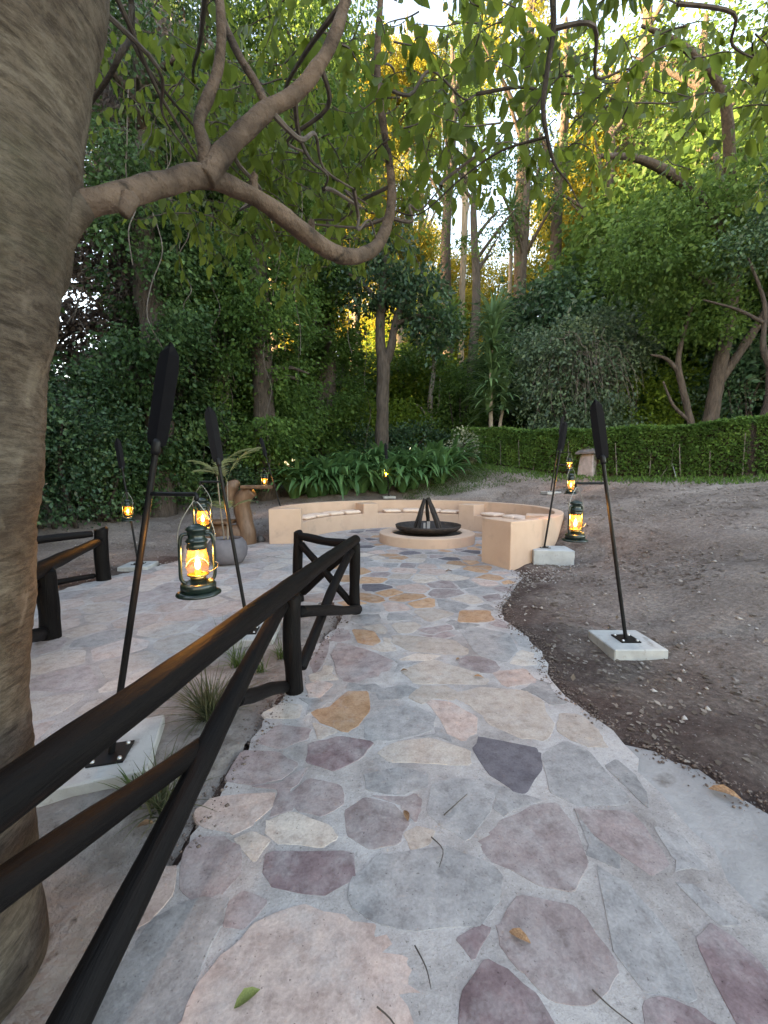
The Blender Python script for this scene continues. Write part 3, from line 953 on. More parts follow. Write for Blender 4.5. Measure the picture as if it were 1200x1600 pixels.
rng = np.random.default_rng(21)
seeds = []
hand_c = [np.mean(np.array(h), 0) for h in HAND]
tries = 0
while len(seeds) < 330 and tries < 40000:
    tries += 1
    q = np.array([rng.uniform(-4.3, 3.2), rng.uniform(1.45, 12)])
    main = q[0] > -.75
    if not stone_ok(q):
        continue
    if main and q[1] < 4.25 and (min(dist_poly(q, h)[0] for h in HAND) < .055):
        continue
    if not stone_ok(q):
        continue
    sp = 0.36 if q[0] > -.9 else 0.42
    sp *= rng.uniform(0.75, 1.25)
    if seeds and np.linalg.norm(np.array(seeds) - q, axis=1).min() < sp:
        continue
    if np.linalg.norm(np.array(hand_c) - q, axis=1).min() < .12:
        continue
    seeds.append(q)
seeds = np.array(seeds)
for k, s in enumerate(seeds):
    poly = [s + np.array(v) for v in ((-.6, -.6), (.6, -.6), (.6, .6), (-.6, .6))]
    near = np.argsort(np.linalg.norm(seeds - s, axis=1))[1:16]
    for j in near:
        poly = clip_half(poly, (s + seeds[j]) / 2, seeds[j] - s)
        if len(poly) < 3: break
    if len(poly) < 3:
        continue
    gap = rng.uniform(0.012, 0.032)
    fore = s[0] > -.9 and s[1] < 4.25
    if fore:        # small filler stones: grow outwards until something is in the way
        cell, poly = poly, []
        a0 = rng.uniform(0, 6.28)
        for kk in range(9):
            aa = a0 + 2 * math.pi * kk / 9
            dv = np.array([math.cos(aa), math.sin(aa)])
            L = .02
            while L < .20 and stone_ok(s + dv * (L + .025)) and in_poly(s + dv * (L + .02), cell)[0]:
                L += .01
            poly.append(s + dv * (L + gap * .6))
    P2 = []
    for v in poly:
        d = v - s
        L = np.linalg.norm(d)
        L2 = max(0.03, min(L - gap * 1.3, 0.42))
        f = 1.0
        while f > 0.15 and not stone_ok(s + d / L * L2 * f):
            f -= 0.08
        P2.append(s + d / L * L2 * f)
    P2 = np.array(P2)
    ext = P2.max(0) - P2.min(0)
    if ext.min() < 0.08:
        continue
    left = s[0] < -.9
    names = ['cream', 'pink', 'slate', 'mauve'] if left else ['orange', 'slate', 'cream', 'pink', 'mauve', 'dark']
    wts = [.35, .33, .17, .15] if left else [.26, .25, .2, .12, .13, .04]
    if fore:
        names, wts = ['slate', 'cream', 'mauve'], [.5, .3, .2]
    me, c = stone_mesh(P2, 900 + k)
    link('paving_stone', me, (STONE_R if left else STONE_M)[rng.choice(names, p=wts)], path, (c[0], c[1], 0.0))

# ------------------------------------------------------------------ round bench and fire pit
def arc_block(r0, r1, a0, a1, z0, z1, n, c=None):
    c = BC if c is None else c
    V, F = [], []
    for i in range(n + 1):
        a = a0 + (a1 - a0) * i / n
        ca, sa = math.cos(a), math.sin(a)
        for r, z in ((r0, z0), (r1, z0), (r1, z1), (r0, z1)):
            V.append((c[0] + r * ca, c[1] + r * sa, z))
    for i in range(n):
        b, e = i * 4, (i + 1) * 4
        for k in range(4):
            k2 = (k + 1) % 4
            F.append((b + k2, b + k, e + k, e + k2))
    F.append((0, 1, 2, 3))
    F.append((n * 4 + 3, n * 4 + 2, n * 4 + 1, n * 4))
    mb = MB().add(V, F)
    return mb


def arc_obj(name, mat, parent, r0, r1, a0, a1, z0, z1, n, bev=0.012):
    mb = arc_block(r0, r1, math.radians(a0), math.radians(a1), z0, z1, n)
    pl = parent.location
    mb.v = [(x - pl[0], y - pl[1], z - pl[2]) for x, y, z in mb.v]
    o = mb.build(name, mat, parent, autosmooth=35)
    bevel(o, bev, 2)
    return o


bench = empty('curved_bench', (BC[0], BC[1], 0), 'peach plastered ring bench with low back wall around the fire pit', 'bench')
# wall and the two solid ends cast in one piece: the inner radius steps in at the ends
sec = [(-64.5, R_IN - .004), (-60, R_IN - .004), (-58.2, R_IN - .004)] + [(a_, R_BACK) for a_ in np.linspace(-58.2, 181.2, 92)] + [(181.2, R_IN - .004), (184, R_IN - .004), (187.5, R_IN - .004)]
V, F = [], []
for a_, r0 in sec:
    ca, sa = math.cos(math.radians(a_)), math.sin(math.radians(a_))
    V += [(r0 * ca, r0 * sa, -.04), (R_OUT * ca, R_OUT * sa, -.04), (R_OUT * ca, R_OUT * sa, .80), (r0 * ca, r0 * sa, .80)]
for i in range(len(sec) - 1):
    b_, e_ = i * 4, (i + 1) * 4
    if sec[i][0] == sec[i + 1][0]:      # the step: one radial face
        F.append((b_, b_ + 3, e_ + 3, e_) if sec[i][1] < sec[i + 1][1] else (b_, b_ + 3, e_ + 3, e_))
        continue
    for k in range(4):
        k2 = (k + 1) % 4
        F.append((b_ + k2, b_ + k, e_ + k, e_ + k2))
F += [(0, 1, 2, 3), tuple(len(V) - 4 + k for k in (3, 2, 1, 0))]
bm = bmesh.new()
bvs = [bm.verts.new(v) for v in V]
for f in F:
    bm.faces.new([bvs[i] for i in f])
bmesh.ops.remove_doubles(bm, verts=bm.verts, dist=.0005)
bmesh.ops.recalc_face_normals(bm, faces=bm.faces)
me = bpy.data.meshes.new('back_wall')
bm.to_mesh(me); bm.free()
me.polygons.foreach_set('use_smooth', [True] * len(me.polygons))
me.set_sharp_from_angle(angle=math.radians(35))
bevel(link('back_wall', me, MAT_PLASTER, bench), .012, 2)
arc_obj('seat', MAT_PLASTER, bench, R_IN, R_BACK - .003, -58.0, 181.0, -.04, .44, 90)
for a0, a1 in ((-27, -17), (43, 54), (109, 119)):
    arc_obj('arm_block', MAT_PLASTER, bench, R_IN - .006, R_BACK - .006, a0, a1, -.035, .735, 8)

# seat cushions, each lying loose on the seat
def cushion_mesh():
    w, d, t = 0.52, 0.47, 0.105
    nx_, ny_ = 12, 10
    V, F = [], []
    for side in (1, -1):
        for j in range(ny_ + 1):
            for i in range(nx_ + 1):
                u, v = i / nx_ * 2 - 1, j / ny_ * 2 - 1
                e = max(0.0, 1 - abs(u) ** 9) ** .5 * max(0.0, 1 - abs(v) ** 9) ** .5
                tuft = 0.012 * math.exp(-((u) ** 2 + (v) ** 2) * 9)
                x, y = u * w / 2, v * d / 2
                x *= 1 - .05 * abs(v) ** 4
                y *= 1 - .05 * abs(u) ** 4
                V.append((x, y, t / 2 + side * (t / 2 * (.45 + .55 * e) - tuft * .6)))
    o = (nx_ + 1) * (ny_ + 1)
    for j in range(ny_):
        for i in range(nx_):
            a = j * (nx_ + 1) + i
            F.append((a, a + 1, a + nx_ + 2, a + nx_ + 1))
            F.append((o + a, o + a + nx_ + 1, o + a + nx_ + 2, o + a + 1))
    edge = [i for i in range(nx_ + 1)] + [j * (nx_ + 1) + nx_ for j in range(1, ny_ + 1)] + [ny_ * (nx_ + 1) + i for i in range(nx_ - 1, -1, -1)] + [j * (nx_ + 1) for j in range(ny_ - 1, 0, -1)]
    for k in range(len(edge)):
        a, b = edge[k], edge[(k + 1) % len(edge)]
        F.append((a, o + a, o + b, b))
    me = bpy.data.meshes.new('seat_cushion')
    me.from_pydata(V, [], F)
    me.update()
    me.polygons.foreach_set('use_smooth', [True] * len(me.polygons))
    me.materials.append(MAT_CUSHION)
    return me


cme = cushion_mesh()
RC = 2.835
CUSH = [(a, 'peach seat cushion on the bench between the pot-side end block and next arm') for a in (126, 138.5, 151, 163.5)] + \
       [(a, 'peach seat cushion on the bench stretch between the two arms behind the fire bowl') for a in (62, 73.5, 86, 99)] + \
       [(a, 'peach seat cushion on the bench stretch nearest the bare soil bank') for a in (-9, 4, 16, 34)]
for k, (a, lab) in enumerate(CUSH):
    t = math.radians(a + random.uniform(-.5, .5))
    o = link('seat_cushion', cme, None, None, (BC[0] + RC * math.cos(t), BC[1] + RC * math.sin(t), .441))
    o.rotation_euler = (0, 0, t + math.pi / 2 + random.uniform(-.05, .05))
    o.scale = (1, 1, random.uniform(.85, 1.1))
    tag(o, lab, 'cushion', 'loose cushions on the ring bench')

pit = empty('fire_pit', (PIT[0], PIT[1], 0), 'low round peach plinth with dark ash bed in the middle of the paving', 'fire pit')
mb = MB().lathe([(.80, -.03), (1.13, -.03), (1.13, .205), (1.115, .22), (.835, .22), (.82, .205), (.80, .1)], 72)
mb.f = mb.f[:-2]
mb.build('plinth_ring', MAT_PLASTER, pit, autosmooth=35)
mb = MB().lathe([(0.0, .185), (.4, .19), (.828, .175)], 48)
mb.build('ash_bed', MAT_ASH, pit, smooth=True)

bowl = empty('fire_bowl', (PIT[0] + .03, PIT[1] - .02, .188), 'shallow rust-black steel fire bowl standing on the round plinth', 'fire bowl')
bowl.scale = (1.04, 1.04, .8)
prof = [(0.0, .02), (.30, .012), (.52, .04), (.66, .10), (.735, .185), (.75, .26), (.742, .268), (.728, .262), (.712, .19), (.64, .12), (.5, .062), (.3, .035), (0.0, .04)]
MB().lathe(prof, 56).build('bowl_shell', MAT_RUST, bowl, smooth=True)
MB().lathe([(.34, -.01), (.36, -.01), (.36, .02), (.34, .02)], 40).build('foot_ring', MAT_RUST, bowl)
for a in (.5, .5 + math.pi):
    c_, s_ = math.cos(a), math.sin(a)
    u_ = Vector((-s_, c_, 0))
    o_ = Vector((c_ * .742, s_ * .742, .2))
    MB().tube(smoothpath([o_ - u_ * .09, o_ - u_ * .08 + Vector((c_, s_, 0)) * .05, o_ + u_ * .08 + Vector((c_, s_, 0)) * .05, o_ + u_ * .09], 4), .009, 6).build('handle', MAT_RUST, bowl, smooth=True)

# firewood leaning together in the bowl
apex = Vector((PIT[0] - .02, PIT[1] - .05, 1.02))
wood = [(190, .34, .052, 1.0, MAT_CHAR), (-15, .32, .055, 1.0, MAT_CHAR), (215, .34, .045, .93, MAT_CHAR), (-40, .34, .05, .93, MAT_CHAR), (80, .36, .055, .9, MAT_CHAR), (150, .36, .045, .88, MAT_CHAR)]
wlab = ['charred thick log leaning left in the fire bowl wigwam', 'charred thick log leaning right in the fire bowl wigwam', 'charred split log at the front left of the wigwam', 'charred split log at the front right of the wigwam',
        'charred log at the back of the fire bowl wigwam', 'thin charred log at the back left of the wigwam']
for k, (a, r, w, top, mt) in enumerate(wood):
    a = math.radians(a)
    base = Vector((PIT[0] + .03 + r * math.cos(a), PIT[1] - .02 + r * math.sin(a), .235))
    ap = apex + Vector((.05 * math.cos(a), .05 * math.sin(a), top - 1.0 + .02 * k))
    L = (ap - base).length
    mb = MB()
    npt = 7
    pth = [Vector((.004 * math.sin(i * 1.7 + k), .004 * math.cos(i * 1.3 + k), L * i / (npt - 1))) for i in range(npt)]
    mb.tube(pth, [w * .95, w, w * 1.02, w * .95, w * .88, w * .8, w * .68], 6, rough=.4, seed=k, rfreq=9)
    o = mb.build('firewood_log', mt, None, base, (ap - base).to_track_quat('Z', 'Y'))
    tag(o, wlab[k], 'log', 'firewood stacked in the fire bowl')
for k, (x, w, h, lab) in enumerate(((.0, .05, .27, 'short ash-grey split log standing inside the wigwam'), (-.09, .035, .24, 'thin ash-grey stick standing inside the wigwam'))):
    base = Vector((PIT[0] + x, PIT[1] - .34, .235))
    o = MB().box((0, 0, h / 2), (w * 1.5, w, h)).build('firewood_log', MAT_ASHWOOD, None, base, (Vector((.03, .12, 1))).to_track_quat('Z', 'Y'))
    bevel(o, .006, 1)
    tag(o, lab, 'log', 'firewood stacked in the fire bowl')

# ------------------------------------------------------------------ log railings
def log(name, p0, p1, r0, r1, root, seed, bend=0.012, over=0.0):
    p0, p1 = Vector(p0), Vector(p1)
    d = (p1 - p0).normalized()
    p0 = p0 - d * over
    p1 = p1 + d * over
    L = (p1 - p0).length
    n = max(8, int(L / .12))
    rg = random.Random(seed)
    ph, ph2 = rg.uniform(0, 6), rg.uniform(0, 6)
    pts_ = [Vector((0, 0, .004))]
    rr = [r0 * .82]
    for i in range(n + 1):
        t = i / n
        b = bend * math.sin(math.pi * t)
        pts_.append(Vector((b * math.cos(ph) + .004 * math.sin(7 * t + ph2), b * math.sin(ph) + .004 * math.cos(9 * t + ph), .015 + (L - .03) * t)))
        rr.append((r0 + (r1 - r0) * t) * (1 + .035 * math.sin(11 * t + ph) + .02 * math.sin(23 * t + ph2)))
    pts_.append(Vector((0, 0, L - .004)))
    rr.append(r1 * .82)
    mb = MB().tube(pts_, rr, 14, rough=.09, seed=seed, rfreq=6)
    return mb.build(name, MAT_LOG, root, p0 - root.location, (p1 - p0).to_track_quat('Z', 'Y'), autosmooth=50)


rail = empty('log_railing', (-.33, 4.42, 0), 'black stained log railing with crossed braces along the near stone path', 'railing')
P1, P2, P3, P4 = Vector((-1.05, 4.80, 0)), Vector((-.32, 4.36, 0)), Vector((-.645, 2.72, 0)), Vector((-1.0, .30, 0))
hh = .80
dn = Vector((0, 0, -.12))
log('post', P1 + dn, P1 + Vector((0, 0, .87)), .062, .058, rail, 1)
log('post', P2 + dn, P2 + Vector((0, 0, .80)), .062, .058, rail, 2)
log('post', P3 + dn, P3 + Vector((0, 0, .70)), .064, .060, rail, 3)
log('post', P4 + dn + Vector((-.02, 0, 0)), P4 + Vector((-.02, 0, .70)), .064, .060, rail, 4)
log('top_rail', P2 + Vector((.01, .06, .835)), Vector((-1.09, -.55, .785)), .057, .064, rail, 5, .01)
log('end_rail', P1 + Vector((.03, -.04, .815)), P2 + Vector((-.05, .05, .775)), .05, .048, rail, 6)
# crossed braces
log('brace', P1 + Vector((.04, -.05, .72)), P2 + Vector((-.05, .02, .10)), .045, .042, rail, 7)
log('brace', P1 + Vector((.05, -.0, .10)), P2 + Vector((-.06, .03, .70)), .04, .04, rail, 8)
log('brace', P2 + Vector((-.05, -.04, .72)), P3 + Vector((.03, .10, .12)), .044, .042, rail, 9)
log('brace', P3 + Vector((.045, .06, .57)), P2 + Vector((.035, -.06, .06)), .045, .045, rail, 10)
log('brace', P3 + Vector((-.055, -.05, .66)), Vector((-.83, .80, .06)), .046, .055, rail, 11)
log('brace', P3 + Vector((-.05, -.03, .055)), Vector((-.752, 1.93, .40)), .040, .042, rail, 12, .004)
log('brace', Vector((-.80, 1.72, .32)), Vector((-1.02, .45, .62)), .042, .05, rail, 13, .004)

rail2 = empty('log_railing', (-4.17, 5.84, 0), 'black log railing on the far edge of the pale ramp, beyond the big trunk', 'railing')
D, E, G = Vector((-4.17, 5.80, 0)), Vector((-3.17, 3.66, 0)), Vector((-5.3, 4.2, 0))
Q = Vector((-2.55, 2.2, 0))
log('post', D + dn, D + Vector((0, 0, .77)), .095, .09, rail2, 21)
log('post', E + dn, E + Vector((0, 0, .66)), .085, .08, rail2, 22)
log('post', G + dn, G + Vector((0, 0, .72)), .085, .08, rail2, 23)
log('post', Q + dn, Q + Vector((0, 0, .66)), .085, .08, rail2, 29)
log('top_rail', D + Vector((-.09, -.04, .70)), G + Vector((.06, .06, .70)), .05, .055, rail2, 24)
log('top_rail', D + Vector((.02, -.09, .60)), Vector((-2.5, 2.1, .72)), .055, .085, rail2, 25, .004)
log('brace', D + Vector((-.1, -.05, .08)), G + Vector((.1, .05, .10)), .04, .042, rail2, 26)
log('brace', E + Vector((-.05, -.08, .56)), Q + Vector((0, .08, .08)), .05, .05, rail2, 27)
log('brace', E + Vector((-.02, -.09, .07)), Q + Vector((0, .08, .50)), .06, .06, rail2, 28)

# ------------------------------------------------------------------ spear stands and hurricane lanterns
def blade_mesh(L=.52, w=.053):
    prof = [(0, .022), (.015, .045), (.04, .049), (.1, .052), (.25, w), (.40, w), (.46, .046), (.495, .022), (L, .0015)]
    V, F = [], []
    for z, hw in prof:
        V += [(-hw, 0, z), (0, -.011, z), (hw, 0, z), (0, .011, z)]
    for i in range(len(prof) - 1):
        b = i * 4
        for k in range(4):
            k2 = (k + 1) % 4
            F.append((b + k, b + k2, b + 4 + k2, b + 4 + k))
    F.append((3, 2, 1, 0))
    n = (len(prof) - 1) * 4
    F.append((n, n + 1, n + 2, n + 3))
    me = bpy.data.meshes.new('blade')
    me.from_pydata(V, [], F)
    me.update()
    me.materials.append(MAT_BLADE)
    return me


BLADE = blade_mesh()
_mb = MB().box((0, 0, .005), (.17, .17, .010))
PLATE = _mb.mesh('base_plate'); PLATE.materials.append(MAT_IRON)
BOLT = MB().lathe([(.012, 0), (.012, .004), (.008, .012), (0, .013)], 8).mesh('bolt', True); BOLT.materials.append(MAT_BOLT)


def spear(base, top, slab_rz, slab, arm_end, label, face=None, plate_rz=None, tilt=(0, 0)):
    """base: where the pole meets the plate; top: tip of the blade; arm_end: tip of the hook bar"""
    b, t = Vector(base), Vector(top)
    sx, sy, sz, ox, oy, sm = slab
    root = empty('spear_stand', (b.x, b.y, b.z - sz), label, 'spear stand', 'iron spear stands set around the fire circle')
    rl = root.location
    d = (t - b).normalized()
    L = (t - b).length - .5
    q = d.to_track_quat('Z', 'Y')
    MB().tube([Vector((0, 0, 0)), Vector((0, 0, L * .5)), Vector((0, 0, L + .04))], [.0165, .0165, .015], 10).build('pole', MAT_IRON, root, b - rl, q, autosmooth=50)
    # blade faces along "face"
    f = Vector(face if face else (0, -1, 0))
    yax = (f - d * f.dot(d)).normalized()
    xax = yax.cross(d)
    R = Matrix((xax, yax, d)).transposed().to_quaternion()
    link('blade', BLADE, None, root, b + d * L - rl, R)
    link_y = b + d * (L + .012)
    MB().lathe([(.021, -.05), (.024, -.03), (.024, .012), (.014, .03)], 10).build('ferrule', MAT_IRON, root, link_y - rl, q, smooth=True)
    ae = Vector(arm_end)
    k = (ae.z - b.z) / d.z
    st = b + d * k
    side = (ae - st).normalized()
    MB().tube(smoothpath([st, st.lerp(ae, .9), ae + Vector((0, 0, .003)), ae + side * .012 + Vector((0, 0, -.016)), ae + side * .006 + Vector((0, 0, -.03))], 4), .0105, 8).build('arm', MAT_IRON, root, -rl, smooth=True)
    pz = plate_rz if plate_rz is not None else slab_rz
    pl = link('base_plate', PLATE, None, root, b - rl + Vector((0, 0, .001)), Quaternion((0, 0, 1), pz))
    for i in (-1, 1):
        for j in (-1, 1):
            link('bolt', BOLT, None, pl, (i * .062, j * .062, .010))
    # cast slab with slightly chipped edges
    rg = random.Random(int(abs(b.x) * 1000))
    bm = bmesh.new()
    bmesh.ops.create_cube(bm, size=1)
    for v in bm.verts:
        v.co = Vector((v.co.x * sx, v.co.y * sy, v.co.z * (sz + .03) - .015))
    bmesh.ops.subdivide_edges(bm, edges=bm.edges, cuts=5, use_grid_fill=True)
    for v in bm.verts:
        nn = mnoise.noise(v.co * 9 + Vector((b.x, b.y, 0)))
        edge = (abs(v.co.x) > sx * .49) + (abs(v.co.y) > sy * .49)
        if edge:
            v.co.x *= 1 - .022 * max(0, nn) * edge
            v.co.y *= 1 - .022 * max(0, -nn) * edge
    me = bpy.data.meshes.new('slab')
    bm.to_mesh(me); bm.free()
    s = link('slab', me, sm, root, Vector((ox, oy, -sz / 2 + sz)) - Vector((0, 0, 0)), Quaternion((0, 0, 1), slab_rz))
    bevel(s, .008, 1)
    return root


# lantern parts, modelled once (origin at the bottom of the base, about 0.37 m tall)
_L = {}
_L['base_rim'] = MB().lathe([(.0, 0), (.100, 0), (.106, .004), (.104, .012), (.084, .020), (.0, .020)], 28).mesh('base_rim', True)
_L['tank'] = MB().lathe([(.0, .0205), (.083, .0205), (.083, .052), (.078, .060), (.060, .064), (.042, .076), (.030, .080), (0, .080)], 28).mesh('tank', True)
_L['filler_cap'] = MB().lathe([(.017, .062), (.017, .076), (.012, .080), (0, .081)], 10, (.052, -.028, 0)).mesh('filler_cap', True)
_L['burner'] = MB().lathe([(.030, .080), (.036, .084), (.037, .094), (.026, .102), (.014, .124), (.009, .128), (0, .128)], 18).mesh('burner', True)
_L['globe_plate'] = MB().lathe([(.036, .097), (.050, .099), (.051, .105), (.036, .105)], 24).mesh('globe_plate', True)
_L['globe'] = MB().lathe([(.042, .106), (.049, .120), (.053, .145), (.052, .175), (.047, .205), (.042, .232)], 28).mesh('globe', True)
_L['hood'] = MB().lathe([(.047, .232), (.049, .238), (.047, .252), (.045, .262), (.050, .266), (.052, .274), (.044, .282), (.040, .286), (.040, .318), (.049, .324), (.050, .332), (.040, .342), (.026, .350), (.012, .356), (0, .357)], 24).mesh('hood', True)
mb = MB()
_L['tube1'] = MB().tube(smoothpath([(.050, 0, .06), (.076, 0, .085), (.078, 0, .16), (.076, 0, .26), (.066, 0, .302), (.040, 0, .308)], 6), .0085, 8).mesh('side_tube', True)
_L['tube2'] = MB().tube(smoothpath([(-.050, 0, .06), (-.076, 0, .085), (-.078, 0, .16), (-.076, 0, .26), (-.066, 0, .302), (-.040, 0, .308)], 6), .0085, 8).mesh('side_tube', True)
mb = MB()
for a0 in (0, math.pi):
    mb.tube([Vector((.055 * math.cos(a0 + t), .055 * math.sin(a0 + t), .128 + .05 * math.sin(t))) for t in np.linspace(.15, math.pi - .15, 12)], .0016, 5)
mb.tube(smoothpath([(.05, 0, .11), (.083, -.02, .13), (.092, -.03, .155), (.078, -.03, .165)], 5), .0016, 5)
_L['guard_wire'] = mb.mesh('guard_wire', True)
bail = [Vector((.080 * math.cos(t), 0, .27 + .10 * math.sin(t))) for t in np.linspace(-.12, math.pi + .12, 15)]
bail = [Vector((.080, 0, .245)), Vector((.084, 0, .30)), Vector((.066, 0, .37)), Vector((.03, 0, .435)), Vector((.006, 0, .468)), Vector((-.006, 0, .468)), Vector((-.03, 0, .435)), Vector((-.066, 0, .37)), Vector((-.084, 0, .30)), Vector((-.080, 0, .245))]
_L['bail'] = MB().tube(smoothpath(bail, 4), .0026, 6).mesh('bail', True)
_L['flame'] = MB().lathe([(0, .127), (.006, .130), (.0125, .143), (.0135, .155), (.009, .172), (.004, .186), (0, .196)], 12).mesh('flame', True)
for k, mt in (('base_rim', MAT_GREENTIN), ('tank', MAT_GREENTIN), ('filler_cap', MAT_BRASS), ('burner', MAT_BRASS), ('globe_plate', MAT_BRASS), ('globe', MAT_GLASS), ('hood', MAT_GREENTIN), ('tube1', MAT_GREENTIN), ('tube2', MAT_GREENTIN), ('guard_wire', MAT_WIRE), ('bail', MAT_WIRE), ('flame', MAT_FLAME)):
    _L[k].materials.append(mt)
HANG = .468


def lantern(hook, rz, label, power=1.1):
    """hangs by its bail from the hook"""
    hk = Vector(hook)
    root = empty('hurricane_lantern', hk - Vector((0, 0, HANG)), label, 'lantern', 'lit hurricane lanterns hanging from the spear stands')
    root.rotation_euler = (0, 0, rz)
    for k, me in _L.items():
        nm = 'side_tube' if k.startswith('tube') else k
        link(nm, me, None, root)
    ld = bpy.data.lights.new('flame_light', 'POINT')
    ld.energy = power
    ld.color = (1.0, 0.50, 0.14)
    ld.shadow_soft_size = 0.018
    lo = bpy.data.objects.new('flame_light', ld)
    COL.objects.link(lo)
    lo.parent = root
    lo.location = (0, 0, .205)
    return root


SL = (.46, .46, .07, 0, .02, MAT_SLAB)
def stand_and_lantern(base, top, hook, slab_rz, slab, lab_s, lab_l, lrz, face=None, power=1.1, plate_rz=None):
    spear(base, top, slab_rz, slab, (hook[0], hook[1], hook[2] + .034), lab_s, face, plate_rz)
    lantern(hook, lrz, lab_l, power)


stand_and_lantern((-1.46, 2.0, .05), (-1.05, 2.02, 2.17), (-.93, 1.95, 1.41), .35, (.58, .50, .06, -.10, .03, MAT_SLAB),
                  'tall black spear stand with wide blade behind the near log railing, beside the big trunk',
                  'large lit green hurricane lantern hanging over the ramp, in front of another lantern', .5, (.1, -1, 0), 1.5, .25)
stand_and_lantern((-1.30, 3.70, .05), (-1.61, 3.72, 2.16), (-1.70, 3.70, 1.45), .1, (.46, .46, .06, .03, .02, MAT_SLAB),
                  'black spear stand leaning towards the ramp beside the potted palm side of the bed',
                  'lit hurricane lantern hanging between the ramp-side spear and the potted palm', .2, (.45, -1, 0), 2.0)
stand_and_lantern((2.16, 3.43, .085), (1.80, 3.45, 2.17), (1.665, 3.43, 1.44), .0, (.46, .44, .085, .0, .0, MAT_SLAB),
                  'black spear stand on a pale slab in the bare soil beside the stone path',
                  'lit green hurricane lantern hanging low over the soil beside the stone path', .4, (-.45, -1, 0), 1.8)
stand_and_lantern((2.80, 6.85, .30), (3.10, 6.9, 2.46), (3.22, 6.85, 1.70), -.12, (.66, .50, .28, .08, -.05, MAT_BLOCK),
                  'black spear stand on a raised grey block against the end of the ring bench',
                  'lit hurricane lantern on the spear stand against the end of the ring bench', .3, (-.3, -1, 0), 1.8)
z_ = hz(-4.25, 6.6)
stand_and_lantern((-4.16, 6.62, z_ + .05), (-4.45, 6.7, z_ + 2.15), (-4.18, 6.45, 1.28), .15, (.46, .46, .05, 0, 0, MAT_SLAB),
                  'black spear stand on a slab in the soil beyond the pale ramp and boulder',
                  'lit hurricane lantern beyond the pale ramp, over the soil by the far railing', .2, (.3, -1, 0), 1.8)
z_ = hz(-2.75, 10.9)
stand_and_lantern((-2.72, 10.7, z_ + .05), (-3.3, 10.75, z_ + 2.2), (-3.17, 10.55, 1.72), .15, (.44, .44, .05, 0, 0, MAT_SLAB),
                  'black spear stand behind the ring bench next to the carved log chair',
                  'lit hurricane lantern between the carved log chair and the strap-leaved plants', .2, (.3, -1, 0), 1.8)
z_ = hz(.15, 13.0)
stand_and_lantern((.16, 13.0, z_ + .05), (.05, 13.05, z_ + 1.75), (.065, 12.85, 1.90), .1, (.40, .40, .05, 0, 0, MAT_SLAB),
                  'black spear stand in front of the strap-leaved plants behind the bench',
                  'lit hurricane lantern in front of the strap-leaved plants', .2, (.1, -1, 0), 1.8)
z_ = hz(4.6, 11)
stand_and_lantern((4.62, 11.0, z_ + .05), (4.9, 11.05, z_ + 2.1), (5.06, 10.9, 2.16), .1, (.40, .40, .05, 0, 0, MAT_SLAB),
                  'black spear stand up the soil bank between bench and hedge',
                  'small lit hurricane lantern up the soil bank between bench and hedge', .2, (.1, -1, 0), 1.8)

# ------------------------------------------------------------------ the big tree beside the path
tree = empty('broadleaf_tree', (-1.36, 1.05, -.03), 'large smooth-barked leaning tree with one long bent limb, rooted in the bed beside the ramp', 'tree')
TL = tree.location
tr = [(-1.39, 1.04, -.25), (-1.37, 1.045, -.06), (-1.35, 1.05, .12), (-1.344, 1.05, .34), (-1.335, 1.05, .80), (-1.285, 1.05, 1.22), (-1.237, 1.05, 1.53), (-1.187, 1.05, 1.81), (-1.126, 1.05, 2.08), (-1.098, 1.05, 2.20), (-1.071, 1.05, 2.42), (-1.004, 1.05, 2.62), (-.939, 1.05, 2.80), (-.84, 1.06, 3.2), (-.75, 1.1, 4.0), (-.7, 1.2, 5.4)]
rd = [.30, .285, .274, .266, .262, .26, .258, .256, .258, .262, .258, .248, .24, .23, .2, .13]
mb = MB().tube(smoothpath(tr, 22), rd, 96, rough=.09, seed=3, rfreq=3.6)
mb.v = [tuple(Vector(v) * 1.0 + Vector((mnoise.noise(Vector(v) * 9) * .006 + mnoise.noise(Vector((v[0] * 12, v[1] * 12, v[2] * 55))) * .004, mnoise.noise(Vector(v) * 9 + Vector((7, 0, 0))) * .006 + mnoise.noise(Vector((v[0] * 12, v[1] * 12 + 5, v[2] * 55))) * .004, 0))) for v in mb.v]
# collar where the long limb leaves
mb.tube(smoothpath([(-1.2, 1.10, 1.92), (-1.09, 1.12, 2.04), (-1.0, 1.135, 2.145), (-.92, 1.15, 2.228), (-.85, 1.19, 2.30)], 6), [.19, .17, .125, .074, .042], 24, rough=.2, seed=4, rfreq=7)
mb.build('trunk', MAT_RINGBARK, tree, -TL, smooth=True)


def limb(name, pts_, rr, seed, mat=MAT_LIMB, per=8, seg=14, rough=.2, rf=11, root=tree):
    return MB().tube(smoothpath(pts_, per), rr, seg, rough=rough, seed=seed, rfreq=rf).build(name, mat, root, -root.location, smooth=True)


